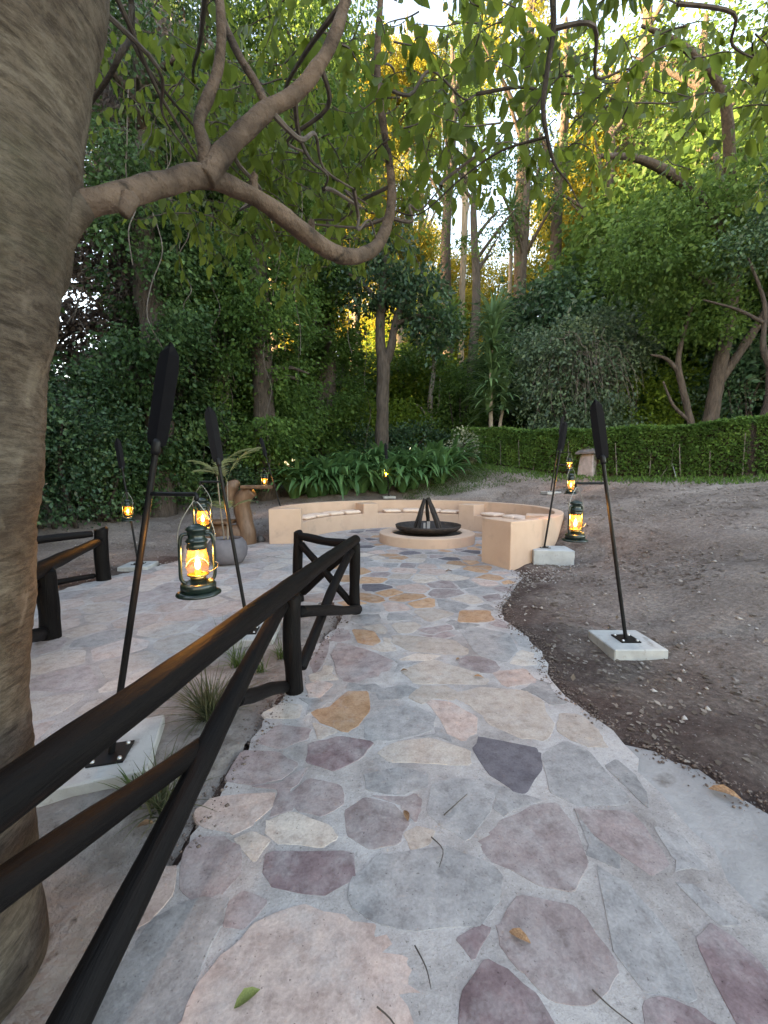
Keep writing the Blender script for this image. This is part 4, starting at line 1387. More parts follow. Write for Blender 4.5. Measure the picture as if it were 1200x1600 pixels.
LIMB_A = [(-1.06, 1.13, 2.02), (-0.908, 1.15, 2.243), (-0.867, 1.18, 2.284), (-0.824, 1.21, 2.316), (-0.768, 1.27, 2.375), (-0.703, 1.37, 2.475), (-.62, 1.47, 2.566), (-.556, 1.6, 2.613), (-.469, 1.72, 2.628), (-.368, 1.86, 2.617), (-.247, 2.02, 2.611), (-.134, 2.18, 2.677), (-.036, 2.35, 2.828), (.03, 2.45, 3.032), (.045, 2.5, 3.24), (.011, 2.5, 3.485), (-.037, 2.5, 3.793), (-.029, 2.5, 4.094), (0, 2.5, 4.42), (.074, 2.6, 5.0)]
limb('limb', LIMB_A, [.075, .056, .041, .036, .035, .035, .036, .034, .032, .041, .039, .037, .034, .029, .025, .022, .02, .018, .016, .01], 5)
LIMB_B = [(-.62, 1.46, 2.55), (-.574, 1.5, 2.651), (-.509, 1.55, 2.774), (-.428, 1.6, 2.891), (-.34, 1.64, 2.974), (-.244, 1.66, 3.1), (-.184, 1.68, 3.231), (-.148, 1.7, 3.363), (-.101, 1.75, 3.598), (0, 1.9, 4.111)]
limb('limb', LIMB_B, [.038, .034, .031, .029, .027, .025, .023, .021, .019, .012], 6)
limb('limb', [(-.61, 1.47, 2.56), (-.624, 1.48, 2.677), (-.646, 1.5, 2.765), (-.623, 1.53, 2.873), (-.589, 1.55, 2.996), (-.576, 1.55, 3.161), (-.62, 1.6, 3.462)], [.03, .022, .020, .019, .017, .015, .01], 7)
limb('limb', [(-.43, 1.6, 2.89), (-.479, 1.62, 2.996), (-.557, 1.65, 3.134), (-.631, 1.7, 3.318), (-.706, 1.75, 3.553)], [.018, .015, .014, .012, .008], 8, seg=8)
limb('limb', [(-.85, 1.3, 4.0), (-1.148, 2.0, 3.686), (-1.22, 2.0, 3.448), (-1.4, 2.1, 3.374), (-1.537, 2.2, 3.387)], [.02, .014, .012, .010, .004], 15, MAT_BARK_DARK, seg=8)
limb('limb', [(-1.148, 2.0, 3.66), (-1.157, 2.0, 3.528), (-1.116, 2.1, 3.459), (-.995, 2.3, 3.376), (-.8, 2.5, 3.25)], [.010, .009, .008, .006, .003], 16, MAT_BARK_DARK, seg=8)
limb('limb', [(.3, 1.95, 4.4), (.62, 1.98, 4.25), (.74, 2.0, 3.95), (.758, 2.0, 3.765), (.785, 2.03, 3.6), (.77, 2.05, 3.44), (.765, 2.07, 3.3), (.80, 2.1, 3.187), (.86, 2.14, 3.09), (.95, 2.18, 3.03), (1.03, 2.2, 2.92)], [.018, .017, .016, .015, .014, .013, .012, .009, .006, .004, .002], 9, MAT_BARK_DARK, seg=8)
limb('limb', [(.80, 2.1, 3.19), (.60, 2.2, 3.20), (.42, 2.3, 3.14), (.2, 2.4, 3.02), (.04, 2.48, 3.1)], [.007, .006, .005, .004, .003], 10, MAT_BARK_DARK, seg=6)
# stubs of lost branches on the limb
limb('stub', [(-.51, 1.66, 2.62), (-.505, 1.645, 2.675), (-.495, 1.64, 2.695)], [.022, .016, .012], 12, seg=8, per=3)
limb('stub', [(-.72, 1.2, 2.32), (-.725, 1.185, 2.275), (-.73, 1.18, 2.26)], [.024, .019, .014], 13, seg=8, per=3)
limb('stub', [(-.333, 1.9, 2.61), (-.325, 1.885, 2.66), (-.32, 1.88, 2.675)], [.02, .014, .01], 14, seg=8, per=3)

# drooping twigs with broad leaves (the underside of its crown)
rng = np.random.default_rng(5)
TW = []     # (start, points)
LP, LD, LL, LT = [], [], [], []
tw = MB()


def twig(start, direction, length, nleaf, seed, lsize=.105):
    rg = np.random.default_rng(seed)
    s = np.array(start, float)
    d = np.array(direction, float)
    pts_ = [s]
    n = 6
    for i in range(n):
        d = d + rg.normal(0, .22, 3) + np.array([0, 0, -.16])
        d /= np.linalg.norm(d)
        pts_.append(pts_[-1] + d * length / n)
    sp = smoothpath(pts_, 3)
    tw.tube(sp, [.0045, .0035, .0022, .0012], 4, cap=False)
    base_t = rg.normal(.5, .2)
    for i in range(nleaf):
        t = (i + 1) / nleaf
        k = min(len(sp) - 1, int(t * (len(sp) - 1)))
        p_ = np.array(sp[k])
        dd = np.array([rg.normal(0, .55), rg.normal(0, .55), -1.0 + rg.normal(0, .3)])
        LP.append(p_); LD.append(dd); LL.append(lsize * rg.uniform(.6, 1.25)); LT.append(base_t + rg.normal(0, .2))


k = 0
# volumes of the crown that reach over the path (centre, radii, twigs)
VOL = [((-.85, 3.2, 3.9), (1.0, .8, .85), 105, .092), ((.1, 3.4, 4.6), (.7, .8, .75), 28, .092), ((.5, 2.7, 4.0), (.5, .5, .42), 17, .11), ((1.35, 2.9, 4.2), (.75, .7, .45), 24, .11), ((1.15, 2.35, 3.55), (.40, .4, .22), 8, .10),
       ((2.2, 2.6, 4.1), (.8, .8, .45), 26, .11), ((.75, 2.3, 3.75), (.35, .3, .22), 8, .105), ((3.3, 3.6, 4.6), (1.0, .8, .6), 15, .105), ((-1.5, 3.6, 4.3), (.9, .8, .9), 54, .09), ((-.45, 4.4, 4.7), (1.1, .7, .8), 50, .09), ((.42, 2.25, 3.35), (.25, .2, .12), 4, .1), ((0.05, 3.0, 3.55), (.3, .35, .35), 8, .09),
       ((.9, 3.9, 5.2), (1.6, .9, .6), 30, .105), ((2.6, 4.2, 5.6), (1.6, 1.0, .7), 26, .105), ((-.9, 2.5, 3.5), (.6, .5, .4), 24, .095), ((-.1, 2.3, 3.75), (.5, .4, .35), 16, .10), ((3.6, 4.6, 5.0), (.9, .8, .8), 12, .105)]
for c, r, n, ls in VOL:
    for i in range(n):
        q = rng.normal(size=3)
        q = q / np.linalg.norm(q) * rng.random() ** .4 * np.array(r) + np.array(c)
        a = rng.uniform(0, 2 * math.pi)
        twig(q, (math.cos(a), math.sin(a), rng.uniform(-.2, .5)), rng.uniform(.3, .6), int(rng.integers(8, 15)), 1000 + k, ls)
        k += 1
# long thin branchlets tying the twigs to the limbs
rg = random.Random(4)
for a, b in ((LIMB_B[7], (-.85, 3.2, 3.9)), ((-.62, 1.6, 3.46), (-1.5, 3.6, 4.3)), (LIMB_A[15], (-.45, 4.2, 4.4)), (LIMB_A[16], (.6, 2.8, 4.0)), ((.6, 2.8, 4.0), (1.5, 2.9, 4.15)), ((.74, 2.0, 3.95), (1.6, 2.4, 4.1)),
             ((1.6, 2.4, 4.1), (2.6, 2.7, 4.1)), ((2.2, 2.6, 4.1), (3.4, 3.6, 4.6)), (LIMB_A[17], (.1, 3.6, 4.7)), (LIMB_B[4], (-.3, 2.1, 2.95)), ((-.3, 2.1, 2.95), (-.1, 2.6, 3.2)), (LIMB_A[13], (-.5, 2.8, 3.2)),
             (LIMB_B[3], (-.15, 2.1, 2.95)), ((-.15, 2.1, 2.95), LIMB_A[12]), (LIMB_A[13], (.35, 2.6, 3.3)), ((.35, 2.6, 3.3), (.8, 2.7, 3.75)), ((-.9, 1.1, 3.0), (-.95, 2.1, 3.1)), ((-.87, 1.1, 3.1), (-1.1, 2.5, 3.3)), (LIMB_B[5], (-.6, 2.6, 3.5)), (LIMB_B[2], (-.75, 2.4, 3.1)), ((.79, 2.03, 3.6), (1.3, 2.3, 3.55)), (LIMB_A[14], (-.6, 3.3, 3.5))):
    A_, B_ = Vector(a), Vector(b)
    mid = [A_.lerp(B_, t) + Vector((rg.uniform(-.08, .08), rg.uniform(-.08, .08), rg.uniform(-.07, .05))) for t in (.25, .5, .75)]
    tw.tube(smoothpath([A_] + mid + [B_], 5), [.012, .009, .006, .004], 6, cap=False)
tag(tw.build('twigs', MAT_TWIG, tree, -TL), kind='stuff')
LP, LD, LL, LT = np.array(LP), unit(np.array(LD)), np.array(LL), np.array(LT)


def big_leaf_mesh(seed):
    """one broad leaf, unit length along +Z, with a drip tip and curl"""
    rg = np.random.default_rng(seed)
    prof = [(0, .0), (.12, .13), (.34, .235), (.58, .215), (.8, .11), (1.0, .0)]
    c1 = rg.uniform(-.2, .25)
    V, F = [], []
    for t, w in prof:
        y = c1 * t * t
        V += [(-w, y + w * .35, t), (0, y, t), (w, y + w * .35, t)]
    for i in range(len(prof) - 1):
        a = i * 3
        F += [(a, a + 1, a + 4, a + 3), (a + 1, a + 2, a + 5, a + 4)]
    V, F = np.array(V), np.array(F)
    return V, F


LEAFV = [big_leaf_mesh(i) for i in range(4)]
order = np.argsort(np.linalg.norm(LP - np.array([0, 0, 1.53]), axis=1))
vis = [i for i in order if LP[i][1] > 1.9]
single = set(vis[:300])
LM = []
for i, (V, F) in enumerate(LEAFV):
    for tn in (.25, .5, .75):
        me = np_mesh('leaf', V, F, np.full(len(F), tn))
        me.materials.append(LEAF_NEAR)
        LM.append(me)
SV, SF, ST = [], [], []
off = 0
for i in range(len(LP)):
    d = Vector(LD[i])
    q = d.to_track_quat('Z', 'Y') @ Quaternion((0, 0, 1), float(rng.uniform(0, 6.28)))
    if i in single:
        o = link('leaf', LM[(i % 4) * 3 + int(np.clip(LT[i] * 3, 0, 2))], None, tree, Vector(LP[i]) - TL, q)
        o.scale = (LL[i],) * 3
    else:
        V, F = LEAFV[i % 4]
        R = np.array(q.to_matrix())
        SV.append((V * LL[i]) @ R.T + LP[i]); SF.append(F + off); ST.append(np.full(len(F), LT[i]))
        off += len(V)
me = np_mesh('foliage', np.concatenate(SV), np.concatenate(SF), np.clip(np.concatenate(ST), 0, 1))
fo = link('foliage', me, LEAF_NEAR, tree, -TL)
tag(fo, kind='stuff')
# the rest of its crown, high above the path
me = crown_mesh('crown', 11, [((-.4, .8, 6.6), (3.2, 2.4, 1.3), 110)], 30, .42, .14, .26)
link('crown', me, LEAF_NEAR, tree, -TL)

# ------------------------------------------------------------------ trees
def make_tree(name, loc, trunk_pts, trunk_r, limbs, crown, leafmat, bark, label, cat='tree', group=None, seed=0, rough=.18):
    """trunk_pts and limbs in local coordinates; crown: (ells, per, clump_r, leaf length, droop) or a ready mesh"""
    root = empty(name, loc, label, cat, group)
    mb = MB()
    mb.tube(smoothpath(trunk_pts, 6), trunk_r, 14, rough=rough, seed=seed, rfreq=2.5)
    for pts_, rr in limbs:
        mb.tube(smoothpath(pts_, 5), rr, 8, rough=rough, seed=seed + 1, rfreq=3)
    mb.build('trunk', bark, root, smooth=True)
    if crown is not None:
        if isinstance(crown, bpy.types.Mesh):
            me = crown
        else:
            ells, per, cr, L, droop = crown
            me = crown_mesh('crown', seed + 50, ells, per, cr, L, .3, droop)
        link('crown', me, leafmat, root)
    return root


# slender tree standing among the strap-leaved plants
bx, by = -.08, 16.2
z0 = hz(bx, by)
make_tree('slender_tree', (bx, by, z0), [(0, 0, -.3), (.0, 0, 1), (.02, 0, 2.6), (.05, 0, 4.1), (-.08, 0, 5.2), (-.02, 0, 6.6), (.15, .2, 8.6), (.3, .4, 11)], [.30, .27, .245, .26, .2, .17, .12, .05],
          [([(.05, 0, 4.0), (.36, -.1, 4.8), (.6, -.2, 6.0), (1.3, -.2, 7.2)], [.2, .17, .13, .06]), ([(-.02, 0, 6.4), (-.8, -.2, 7.2), (-1.6, -.3, 7.6)], [.11, .08, .04]), ([(.5, -.2, 5.6), (1.4, -.4, 5.9), (2.3, -.5, 5.6)], [.08, .06, .03])],
          ([((-.3, 0, 7.2), (1.5, 1.2, 1.0), 80), ((1.35, -.2, 6.6), (1.1, 1.0, 1.1), 60), ((2.0, -.3, 5.3), (.9, .7, .7), 34), ((.4, 0, 8.6), (1.0, .9, .7), 22)], 25, .27, .20, .45),
          LEAF_DARK, MAT_BARK, 'slender forked tree with dark glossy crown rising out of the strap-leaved plants', seed=31)


# ivy-hung trees on the shady side
def ivy_crown(name, seed, Ht, R, n, L):
    """leaves hanging in ragged swags round a trunk, with hollows between them"""
    rng = np.random.default_rng(seed)
    ns = 120
    a = rng.uniform(0, 2 * math.pi, ns)
    zc = Ht * rng.uniform(.06, 1.0, ns)
    rr = R * rng.uniform(.35, 1.2, ns) * np.where(zc < 2.2, .62, 1.0)
    hs = rng.uniform(.25, .8, ns)
    ws = rng.uniform(.14, .34, ns)
    wt = hs * ws
    idx = rng.choice(ns, n, p=wt / wt.sum())
    q = rng.normal(size=(n, 3))
    P = np.column_stack([rr[idx] * np.cos(a[idx]) + q[:, 0] * ws[idx], rr[idx] * np.sin(a[idx]) + q[:, 1] * ws[idx], zc[idx] - np.abs(q[:, 2]) * hs[idx] + .4])
    P[:, 2] = np.maximum(P[:, 2], rng.uniform(.1, .6, n))
    D = np.column_stack([np.cos(a[idx]) * .45 + q[:, 0] * .25, np.sin(a[idx]) * .45 + q[:, 1] * .25, np.full(n, -.7)]) + rng.normal(0, .4, (n, 3))
    Ls = L * rng.uniform(.5, 1.35, n)
    tone = rng.normal(.42, .24, ns)[idx] + rng.normal(0, .15, n)
    return leaves(name, P, D, Ls, Ls * .33, rng, tone)


IVY = [ivy_crown('ivy', 61, 13.5, 1.3, 30000, .13), ivy_crown('ivy', 62, 12.0, 1.6, 34000, .13)]
VINES = []
for s in range(2):
    rg = random.Random(70 + s)
    mb = MB()
    for i in range(14):
        a = rg.uniform(0, 6.28); r = rg.uniform(1.0, 1.75)
        z1 = rg.uniform(4, 12); z2 = max(.3, z1 - rg.uniform(2, 6))
        pts_ = []
        for j in range(7):
            t = j / 6
            pts_.append(((r + rg.uniform(-.2, .25)) * math.cos(a + rg.uniform(-.12, .12)), (r + rg.uniform(-.2, .25)) * math.sin(a + rg.uniform(-.12, .12)), z1 + (z2 - z1) * t))
        mb.tube(smoothpath(pts_, 4), rg.uniform(.006, .015), 5, cap=False)
    VINES.append(mb.mesh('vines', True))


def ivy_tree(x, y, kind, sc, rz, label, mat=LEAF_IVY, wither=False):
    z = hz(x, y)
    root = empty('ivy_clad_tree', (x, y, z), label, 'tree', 'ivy-clad trees on the shady side')
    root.rotation_euler = (0, 0, rz)
    root.scale = sc
    rg = random.Random(int(x * 100))
    tp = [(0, 0, -.3), (.02, 0, 1.5), (.1, .05, 4), (-.1, .1, 7), (.1, .1, 10), (.0, 0, 13)]
    mb = MB().tube(smoothpath(tp, 5), [.50, .36, .34, .30, .24, .1], 14, rough=.25, seed=int(x * 10), rfreq=2)
    for i in range(9):
        a = rg.uniform(0, 6.28); zz_ = rg.uniform(4, 11); L = rg.uniform(1.2, 2.3)
        mb.tube(smoothpath([(0, 0, zz_), (.5 * L * math.cos(a), .5 * L * math.sin(a), zz_ + .3), (L * math.cos(a), L * math.sin(a), zz_ + .1)], 4), [.12, .08, .03], 6)
    mb.build('trunk', MAT_BARK, root, smooth=True)
    if len(IVY[kind].materials) == 0:
        IVY[kind].materials.append(LEAF_IVY)
    o = link('ivy', IVY[kind], None, root)
    o.material_slots[0].link = 'OBJECT'
    o.material_slots[0].material = LEAF_BROWN if wither else mat
    v = link('vines', VINES[kind], MAT_VINE, root)
    return root


ivy_tree(-6.35, 11.2, 0, (1.0, 1.0, 1.0), 0.3, 'ivy-clad tree with bare lower trunk nearest the carved log chair')
ivy_tree(-4.0, 13.6, 1, (1.0, 1.0, .95), 1.9, 'broad ivy-clad tree with dark trunk beside the strap-leaved plants', LEAF_MID)
ivy_tree(-5.7, 14.4, 1, (1.1, 1.1, 1.15), 3.2, 'tall ivy-clad tree between the two nearer ivy-clad trees')
ivy_tree(-8.3, 13.2, 0, (1.15, 1.15, 1.1), 4.4, 'withered brown ivy-clad tree behind the dark evergreen thicket', wither=True)
ivy_tree(-2.6, 17.5, 0, (1.25, 1.25, 1.05), 5.2, 'slim ivy-clad tree behind the slender forked tree', LEAF_MID)

# leafy shrubs
def shrub(name, loc, ells, per, cr, L, mat, label, seed, group=None, droop=.3, stems=7, shell=.55):
    root = empty(name, loc, label, 'shrub', group)
    link('foliage', crown_mesh('foliage', seed, ells, per, cr, L, .3, droop, shell), mat, root)
    rg = random.Random(seed)
    mb = MB()
    for i in range(stems):
        c, r, _ = ells[i % len(ells)]
        e = (c[0] + rg.uniform(-.6, .6) * r[0], c[1] + rg.uniform(-.6, .6) * r[1], c[2] + rg.uniform(0, .6) * r[2])
        s = (c[0] * .6 + rg.uniform(-.3, .3), c[1] * .6 + rg.uniform(-.3, .3), -.1)
        mid = [(s[j] + e[j]) / 2 + rg.uniform(-.2, .2) for j in range(3)]
        mb.tube(smoothpath([s, mid, e], 4), [.05, .035, .012], 6)
    tag(mb.build('stems', MAT_BARK_DARK, root, smooth=True), kind='stuff')
    return root


shrub('evergreen_shrub', (-7.6, 8.6, hz(-7.6, 8.6)), [((0, 0, 1.6), (1.5, 1.6, 1.7), 140), ((.6, .9, 2.3), (1.1, 1.0, 1.4), 80)], 42, .24, .10, LEAF_DARK, 'dark glossy evergreen thicket behind the far railing', 81)
shrub('evergreen_shrub', (-6.9, 9.9, hz(-6.9, 9.9)), [((0, 0, 1.2), (1.0, .8, 1.1), 80)], 42, .22, .10, LEAF_IVY, 'green rounded shrub between the evergreen thicket and the bare ivy trunk', 82)
shrub('evergreen_shrub', (-8.0, 6.3, hz(-8.0, 6.3)), [((0, 0, 1.7), (1.6, 1.7, 1.8), 150)], 42, .26, .11, LEAF_BLUE, 'blue-green bushy thicket beside the big trunk', 83)
shrub('evergreen_shrub', (-4.9, 12.6, hz(-4.9, 12.6)), [((0, 0, .9), (.9, .6, .9), 60)], 40, .2, .10, LEAF_DARK, 'low dark shrub between the two ivy trunks behind the carved chair', 84)
shrub('evergreen_shrub', (-1.6, 19.5, hz(-1.6, 19.5)), [((0, 0, 2.0), (2.2, 1.2, 1.7), 130), ((2.6, .3, 1.9), (1.5, 1.0, 1.5), 80)], 44, .3, .15, LEAF_LIME, 'yellow-green bush lit up behind the slender forked tree', 85)
shrub('evergreen_shrub', (1.4, 18.3, hz(1.4, 18.3)), [((0, 0, .8), (1.7, .9, .9), 70), ((-2.8, -.2, .8), (1.6, .8, .9), 60)], 44, .25, .13, LEAF_DARK, 'dark low bush at the foot of the yellow-green bush', 86)
# right side behind the hedge
shrub('weeping_shrub', (7.4, 15.6, hz(7.4, 15.6)), [((-.2, 0, 2.9), (2.0, 1.3, 2.3), 190), ((1.6, .2, 4.3), (1.5, 1.2, 1.5), 110), ((-1.0, .3, 4.0), (1.3, 1.0, 1.2), 70), ((.3, -.3, .8), (2.4, .9, 1.0), 80)], 44, .26, .14, LEAF_BLUE, 'large blue-green weeping bush behind the clipped hedge and stone lantern', 87, droop=.8)
ws = [o for o in bpy.data.objects if o.name.startswith('weeping_shrub')][0]
rg = random.Random(9)
mb = MB()
for i in range(70):
    a_ = rg.uniform(3.3, 6.1)
    x_, y_, z_ = rg.uniform(-1.6, 1.6), -.6 + rg.uniform(-.5, .3), rg.uniform(2.6, 4.6)
    pts_ = [(x_ * .7, y_ * .4, z_ + .2)]
    for j in range(1, 6):
        pts_.append((x_ * .7 + j * .22 * math.cos(a_) + rg.uniform(-.1, .1), y_ * .4 + j * .26 * math.sin(a_) + rg.uniform(-.08, .08), z_ + .2 - j * j * .07 * rg.uniform(.6, 1.2)))
    mb.tube(smoothpath(pts_, 3), [.014, .009, .004], 4, cap=False)
tag(mb.build('bare_twigs', MAT_VINE, ws), kind='stuff')
shrub('evergreen_shrub', (10.2, 16.5, hz(10.2, 16.5)), [((0, 0, 1.6), (1.7, 1.0, 1.7), 90), ((2.4, .4, 1.9), (1.6, 1.0, 1.8), 80)], 44, .3, .15, LEAF_LIME, 'bright green bush behind the two leaning trunks by the hedge', 88)
shrub('evergreen_shrub', (13.5, 14.8, hz(13.5, 14.8)), [((0, 0, 2.0), (1.9, 1.4, 2.2), 120)], 44, .3, .14, LEAF_DARK, 'dark evergreen bush behind the thick leaning trunk', 89)
shrub('evergreen_shrub', (3.6, 19.6, hz(3.6, 19.6)), [((0, 0, 2.2), (1.5, 1.0, 2.2), 100), ((2.2, .4, 2.8), (1.5, 1.0, 2.6), 110)], 44, .3, .15, LEAF_MID, 'shadowy tall bush behind the sword-leaved plant', 90)

# big forked tree on the bank, right
bx, by = 11.3, 14.0
z0 = hz(bx, by)
make_tree('leaning_tree', (bx, by, z0), [(0, 0, -.4), (.0, 0, .6), (.1, 0, 1.8), (.25, 0, 3.2), (.45, .0, 4.8), (.5, .1, 6.5), (.2, .2, 8.2), (-.2, .3, 10)], [.32, .24, .21, .21, .19, .17, .14, .07],
          [([(.2, 0, 2.4), (1.0, -.1, 3.8), (1.8, -.1, 5.2), (2.6, .1, 7.0)], [.15, .14, .13, .08]), ([(.5, .1, 6.2), (-.6, -.4, 7.4), (-2.0, -1.0, 8.1), (-3.8, -1.6, 8.4), (-5.2, -2.0, 8.2)], [.24, .2, .16, .11, .05]),
           ([(.3, .1, 7.6), (-.6, -.8, 9.0), (-1.6, -1.6, 10.2), (-3.2, -2.2, 10.8), (-4.6, -2.6, 10.9)], [.2, .16, .12, .09, .04]), ([(.4, 0, 5.0), (-.5, -.2, 5.6), (-1.6, -.4, 5.9), (-2.8, -.6, 5.7)], [.12, .10, .07, .03]), ([(1.8, -.1, 5.0), (1.2, -.9, 7.0), (.6, -1.6, 9.0)], [.16, .12, .05])],
          ([((-1.6, -.6, 6.9), (2.4, 1.3, 1.5), 120), ((.8, -.6, 8.0), (2.2, 1.4, 2.1), 85), ((-3.3, -1.2, 6.0), (1.5, 1.0, 1.1), 70), ((2.6, 0, 6.0), (1.4, 1.2, 1.6), 60), ((-.8, -.3, 4.6), (1.6, .9, 1.0), 60)], 44, .30, .15, .5),
          LEAF_MID, MAT_BARK, 'big forked tree with thick leaning trunk behind the hedge', seed=41)
bx, by = 10.6, 13.6
z0 = hz(bx, by)
make_tree('thin_tree', (bx, by, z0), [(0, 0, -.2), (-.2, 0, .9), (-.55, 0, 2.1), (-.8, 0, 3.0), (-.7, 0, 4.0), (-.4, 0, 5.2)], [.13, .11, .10, .09, .07, .04],
          [([(-.7, 0, 2.7), (-1.2, 0, 3.2), (-1.8, -.1, 3.3)], [.08, .06, .03]), ([(-.3, 0, 1.2), (-.8, .1, 1.7), (-1.2, .1, 2.5)], [.07, .05, .03])], None, None, MAT_BARK, 'thin crooked bare trunk leaning away from the thick leaning trunk', seed=42)
bx, by = 10.75, 11.3
z0 = hz(bx, by)
make_tree('dark_thin_tree', (bx, by, z0), [(0, 0, -.2), (-.1, 0, .8), (.05, 0, 1.8), (-.02, 0, 2.8), (.12, 0, 3.6), (.4, 0, 5.2), (.6, 0, 7.5)], [.2, .16, .14, .13, .12, .1, .05],
          [([(.0, 0, 2.4), (-.3, 0, 3.1), (-.35, 0, 4.2), (-.9, 0, 5.4)], [.08, .07, .05, .02]), ([(-.33, 0, 3.7), (-1.0, .1, 4.1), (-1.9, .2, 4.4)], [.05, .04, .02])],
          ([((.5, 0, 7.2), (1.3, 1.0, 1.1), 60), ((-.8, .1, 5.8), (.8, .7, .6), 26)], 40, .27, .12, .4), LEAF_DARK, MAT_BARK_DARK, 'near-black crooked thin tree rising at the end of the hedge', seed=43)
# slim pale trunk left of the sword-leaved plant
bx, by = 2.55, 21.5
z0 = hz(bx, by)
make_tree('pale_thin_tree', (bx, by, z0), [(0, 0, -.2), (.0, 0, 1.5), (-.1, 0, 3.0), (.1, 0, 5), (.2, 0, 7)], [.17, .15, .14, .12, .06],
          [([(-.05, 0, 1.8), (-.5, 0, 2.6), (-.9, 0, 2.9)], [.08, .05, .03]), ([(0, 0, 1.6), (.35, 0, 2.8), (.4, 0, 4.2)], [.07, .06, .03])],
          ([((.2, 0, 7.0), (1.8, 1.4, 1.2), 60), ((-.6, 0, 5.2), (1.2, 1, .7), 30)], 40, .32, .19, .5), LEAF_MID, MAT_BARK_PALE, 'slim pale-barked tree standing beside the small square-cut hedge', seed=44)

# ------------------------------------------------------------------ sword-leaved plants
def rosette(name, seed, n, L, w, rise, root, loc, mat=LEAF_DRAC):
    """strap leaves arching out of one crown"""
    rng = np.random.default_rng(seed)
    V, F, T = [], [], []
    off = 0
    for i in range(n):
        a = rng.uniform(0, 6.283)
        el = rng.uniform(-.2, 1.45)
        Ls = L * rng.uniform(.7, 1.1)
        d = np.array([math.cos(a) * math.cos(el), math.sin(a) * math.cos(el), math.sin(el)])
        s = np.array([-math.sin(a), math.cos(a), 0])
        p_ = np.array([0, 0, rng.uniform(-rise, rise)])
        k = 5
        for j in range(k + 1):
            t = j / k
            ww = w * (1 - t ** 2.2) * (.6 + .4 * min(1, t * 4)) + .001
            V += [p_ - s * ww, p_ + s * ww]
            d = d + np.array([0, 0, -.20 * (.5 + t)])
            d /= np.linalg.norm(d)
            p_ = p_ + d * Ls / k
        for j in range(k):
            b = off + j * 2
            F.append((b, b + 1, b + 3, b + 2))
            T.append(0)
        T[-k:] = [rng.normal(.45, .2)] * k
        off += (k + 1) * 2
    me = np_mesh(name, np.array(V), np.array(F), np.clip(np.array(T), 0, 1))
    return link(name, me, mat, root, loc)


bx, by = 4.25, 16.2
z0 = hz(bx, by)
dr = empty('sword_leaf_plant', (bx, by, z0), 'tall cane plant with shaggy columns of drooping sword leaves beside the hedge', 'plant')
mb = MB().tube(smoothpath([(0, 0, -.2), (.05, 0, 1.2), (.0, 0, 3), (.03, 0, 5.2)], 4), [.10, .09, .08, .06], 8)
mb.tube(smoothpath([(.1, 0, -.2), (.45, .1, 1.5), (.6, .1, 3.0)], 4), [.08, .07, .05], 8)
mb.build('cane', MAT_BARK_PALE, dr, smooth=True)
for i, (x, z, n, L) in enumerate(((0.03, 5.4, 80, 1.35), (.0, 4.6, 80, 1.35), (.0, 3.8, 80, 1.4), (.0, 3.0, 80, 1.35), (.6, 3.0, 60, 1.2), (.55, 2.3, 50, 1.2), (-.1, 2.2, 50, 1.2))):
    rosette('rosette', 200 + i, n, L, .065, .35, dr, (x, 0, z))
bx, by = 7.0, 23.0
z0 = hz(bx, by)
dr = empty('sword_leaf_plant', (bx, by, z0), 'very tall thin cane topped by a single tuft of sword leaves against the sky', 'plant')
MB().tube(smoothpath([(-.3, 0, -.2), (-.25, 0, 4), (-.05, 0, 8), (.0, 0, 13.2)], 5), [.16, .13, .12, .09], 8).build('cane', MAT_BARK_PALE, dr, smooth=True)
rosette('rosette', 220, 60, 1.3, .045, .3, dr, (0, 0, 13.2))
rosette('rosette', 221, 40, 1.2, .045, .4, dr, (0, 0, 12.2))

# ------------------------------------------------------------------ background wood
FAR = [crown_mesh('crown', 311, [((0, 0, .3), (2.6, 2.6, 4.0), 330), ((1.3, .5, -2.0), (1.6, 1.6, 1.3), 90), ((-1.2, -.4, -1.2), (1.7, 1.6, 1.4), 90)], 75, .36, .15, .3, .5),
       crown_mesh('crown', 312, [((0, 0, 2.4), (1.9, 1.9, 1.4), 110), ((-1.3, .3, .4), (1.7, 1.5, .9), 90), ((1.4, -.2, -.9), (1.7, 1.5, 1.0), 90), ((-.5, 0, -2.8), (1.7, 1.5, .9), 80)], 75, .34, .15, .3, .5)]
GEN = [crown_mesh('crown', 301, [((0, 0, 0), (3.0, 3.0, 3.6), 260), ((1.6, .4, -1.6), (1.6, 1.6, 1.4), 70), ((-1.5, -.5, -1.0), (1.6, 1.6, 1.5), 70)], 58, .5, .25, .3, .5),
       crown_mesh('crown', 302, [((0, 0, .6), (2.4, 2.4, 4.6), 250), ((1.0, .6, -2.4), (1.7, 1.6, 1.4), 80)], 58, .48, .25, .3, .7),
       crown_mesh('crown', 303, [((.3, 0, 1.8), (2.6, 2.4, 1.5), 110), ((-1.4, .3, -.4), (1.8, 1.6, 1.2), 80), ((1.6, -.2, -1.5), (1.6, 1.6, 1.1), 70), ((-.4, 0, -3.0), (1.3, 1.2, 1.0), 40)], 58, .45, .25, .3, .5)]


def bg_trunks(seed):
    rg = random.Random(seed)
    mb = MB()
    mb.tube(smoothpath([(0, 0, -11), (.1, .1, -7), (-.1, .1, -3.5), (.15, 0, 0), (.1, .1, 2.5)], 5), [.34, .28, .25, .18, .06], 10, rough=.15, seed=seed)
    for i in range(7):
        a = rg.uniform(0, 6.28); z = rg.uniform(-4, 1.2); L = rg.uniform(1.4, 2.6)
        mb.tube(smoothpath([(0, 0, z), (.5 * L * math.cos(a), .5 * L * math.sin(a), z + .8), (L * math.cos(a), L * math.sin(a), z + 1.5)], 4), [.11, .07, .02], 6)
    return mb.mesh('trunk', True)


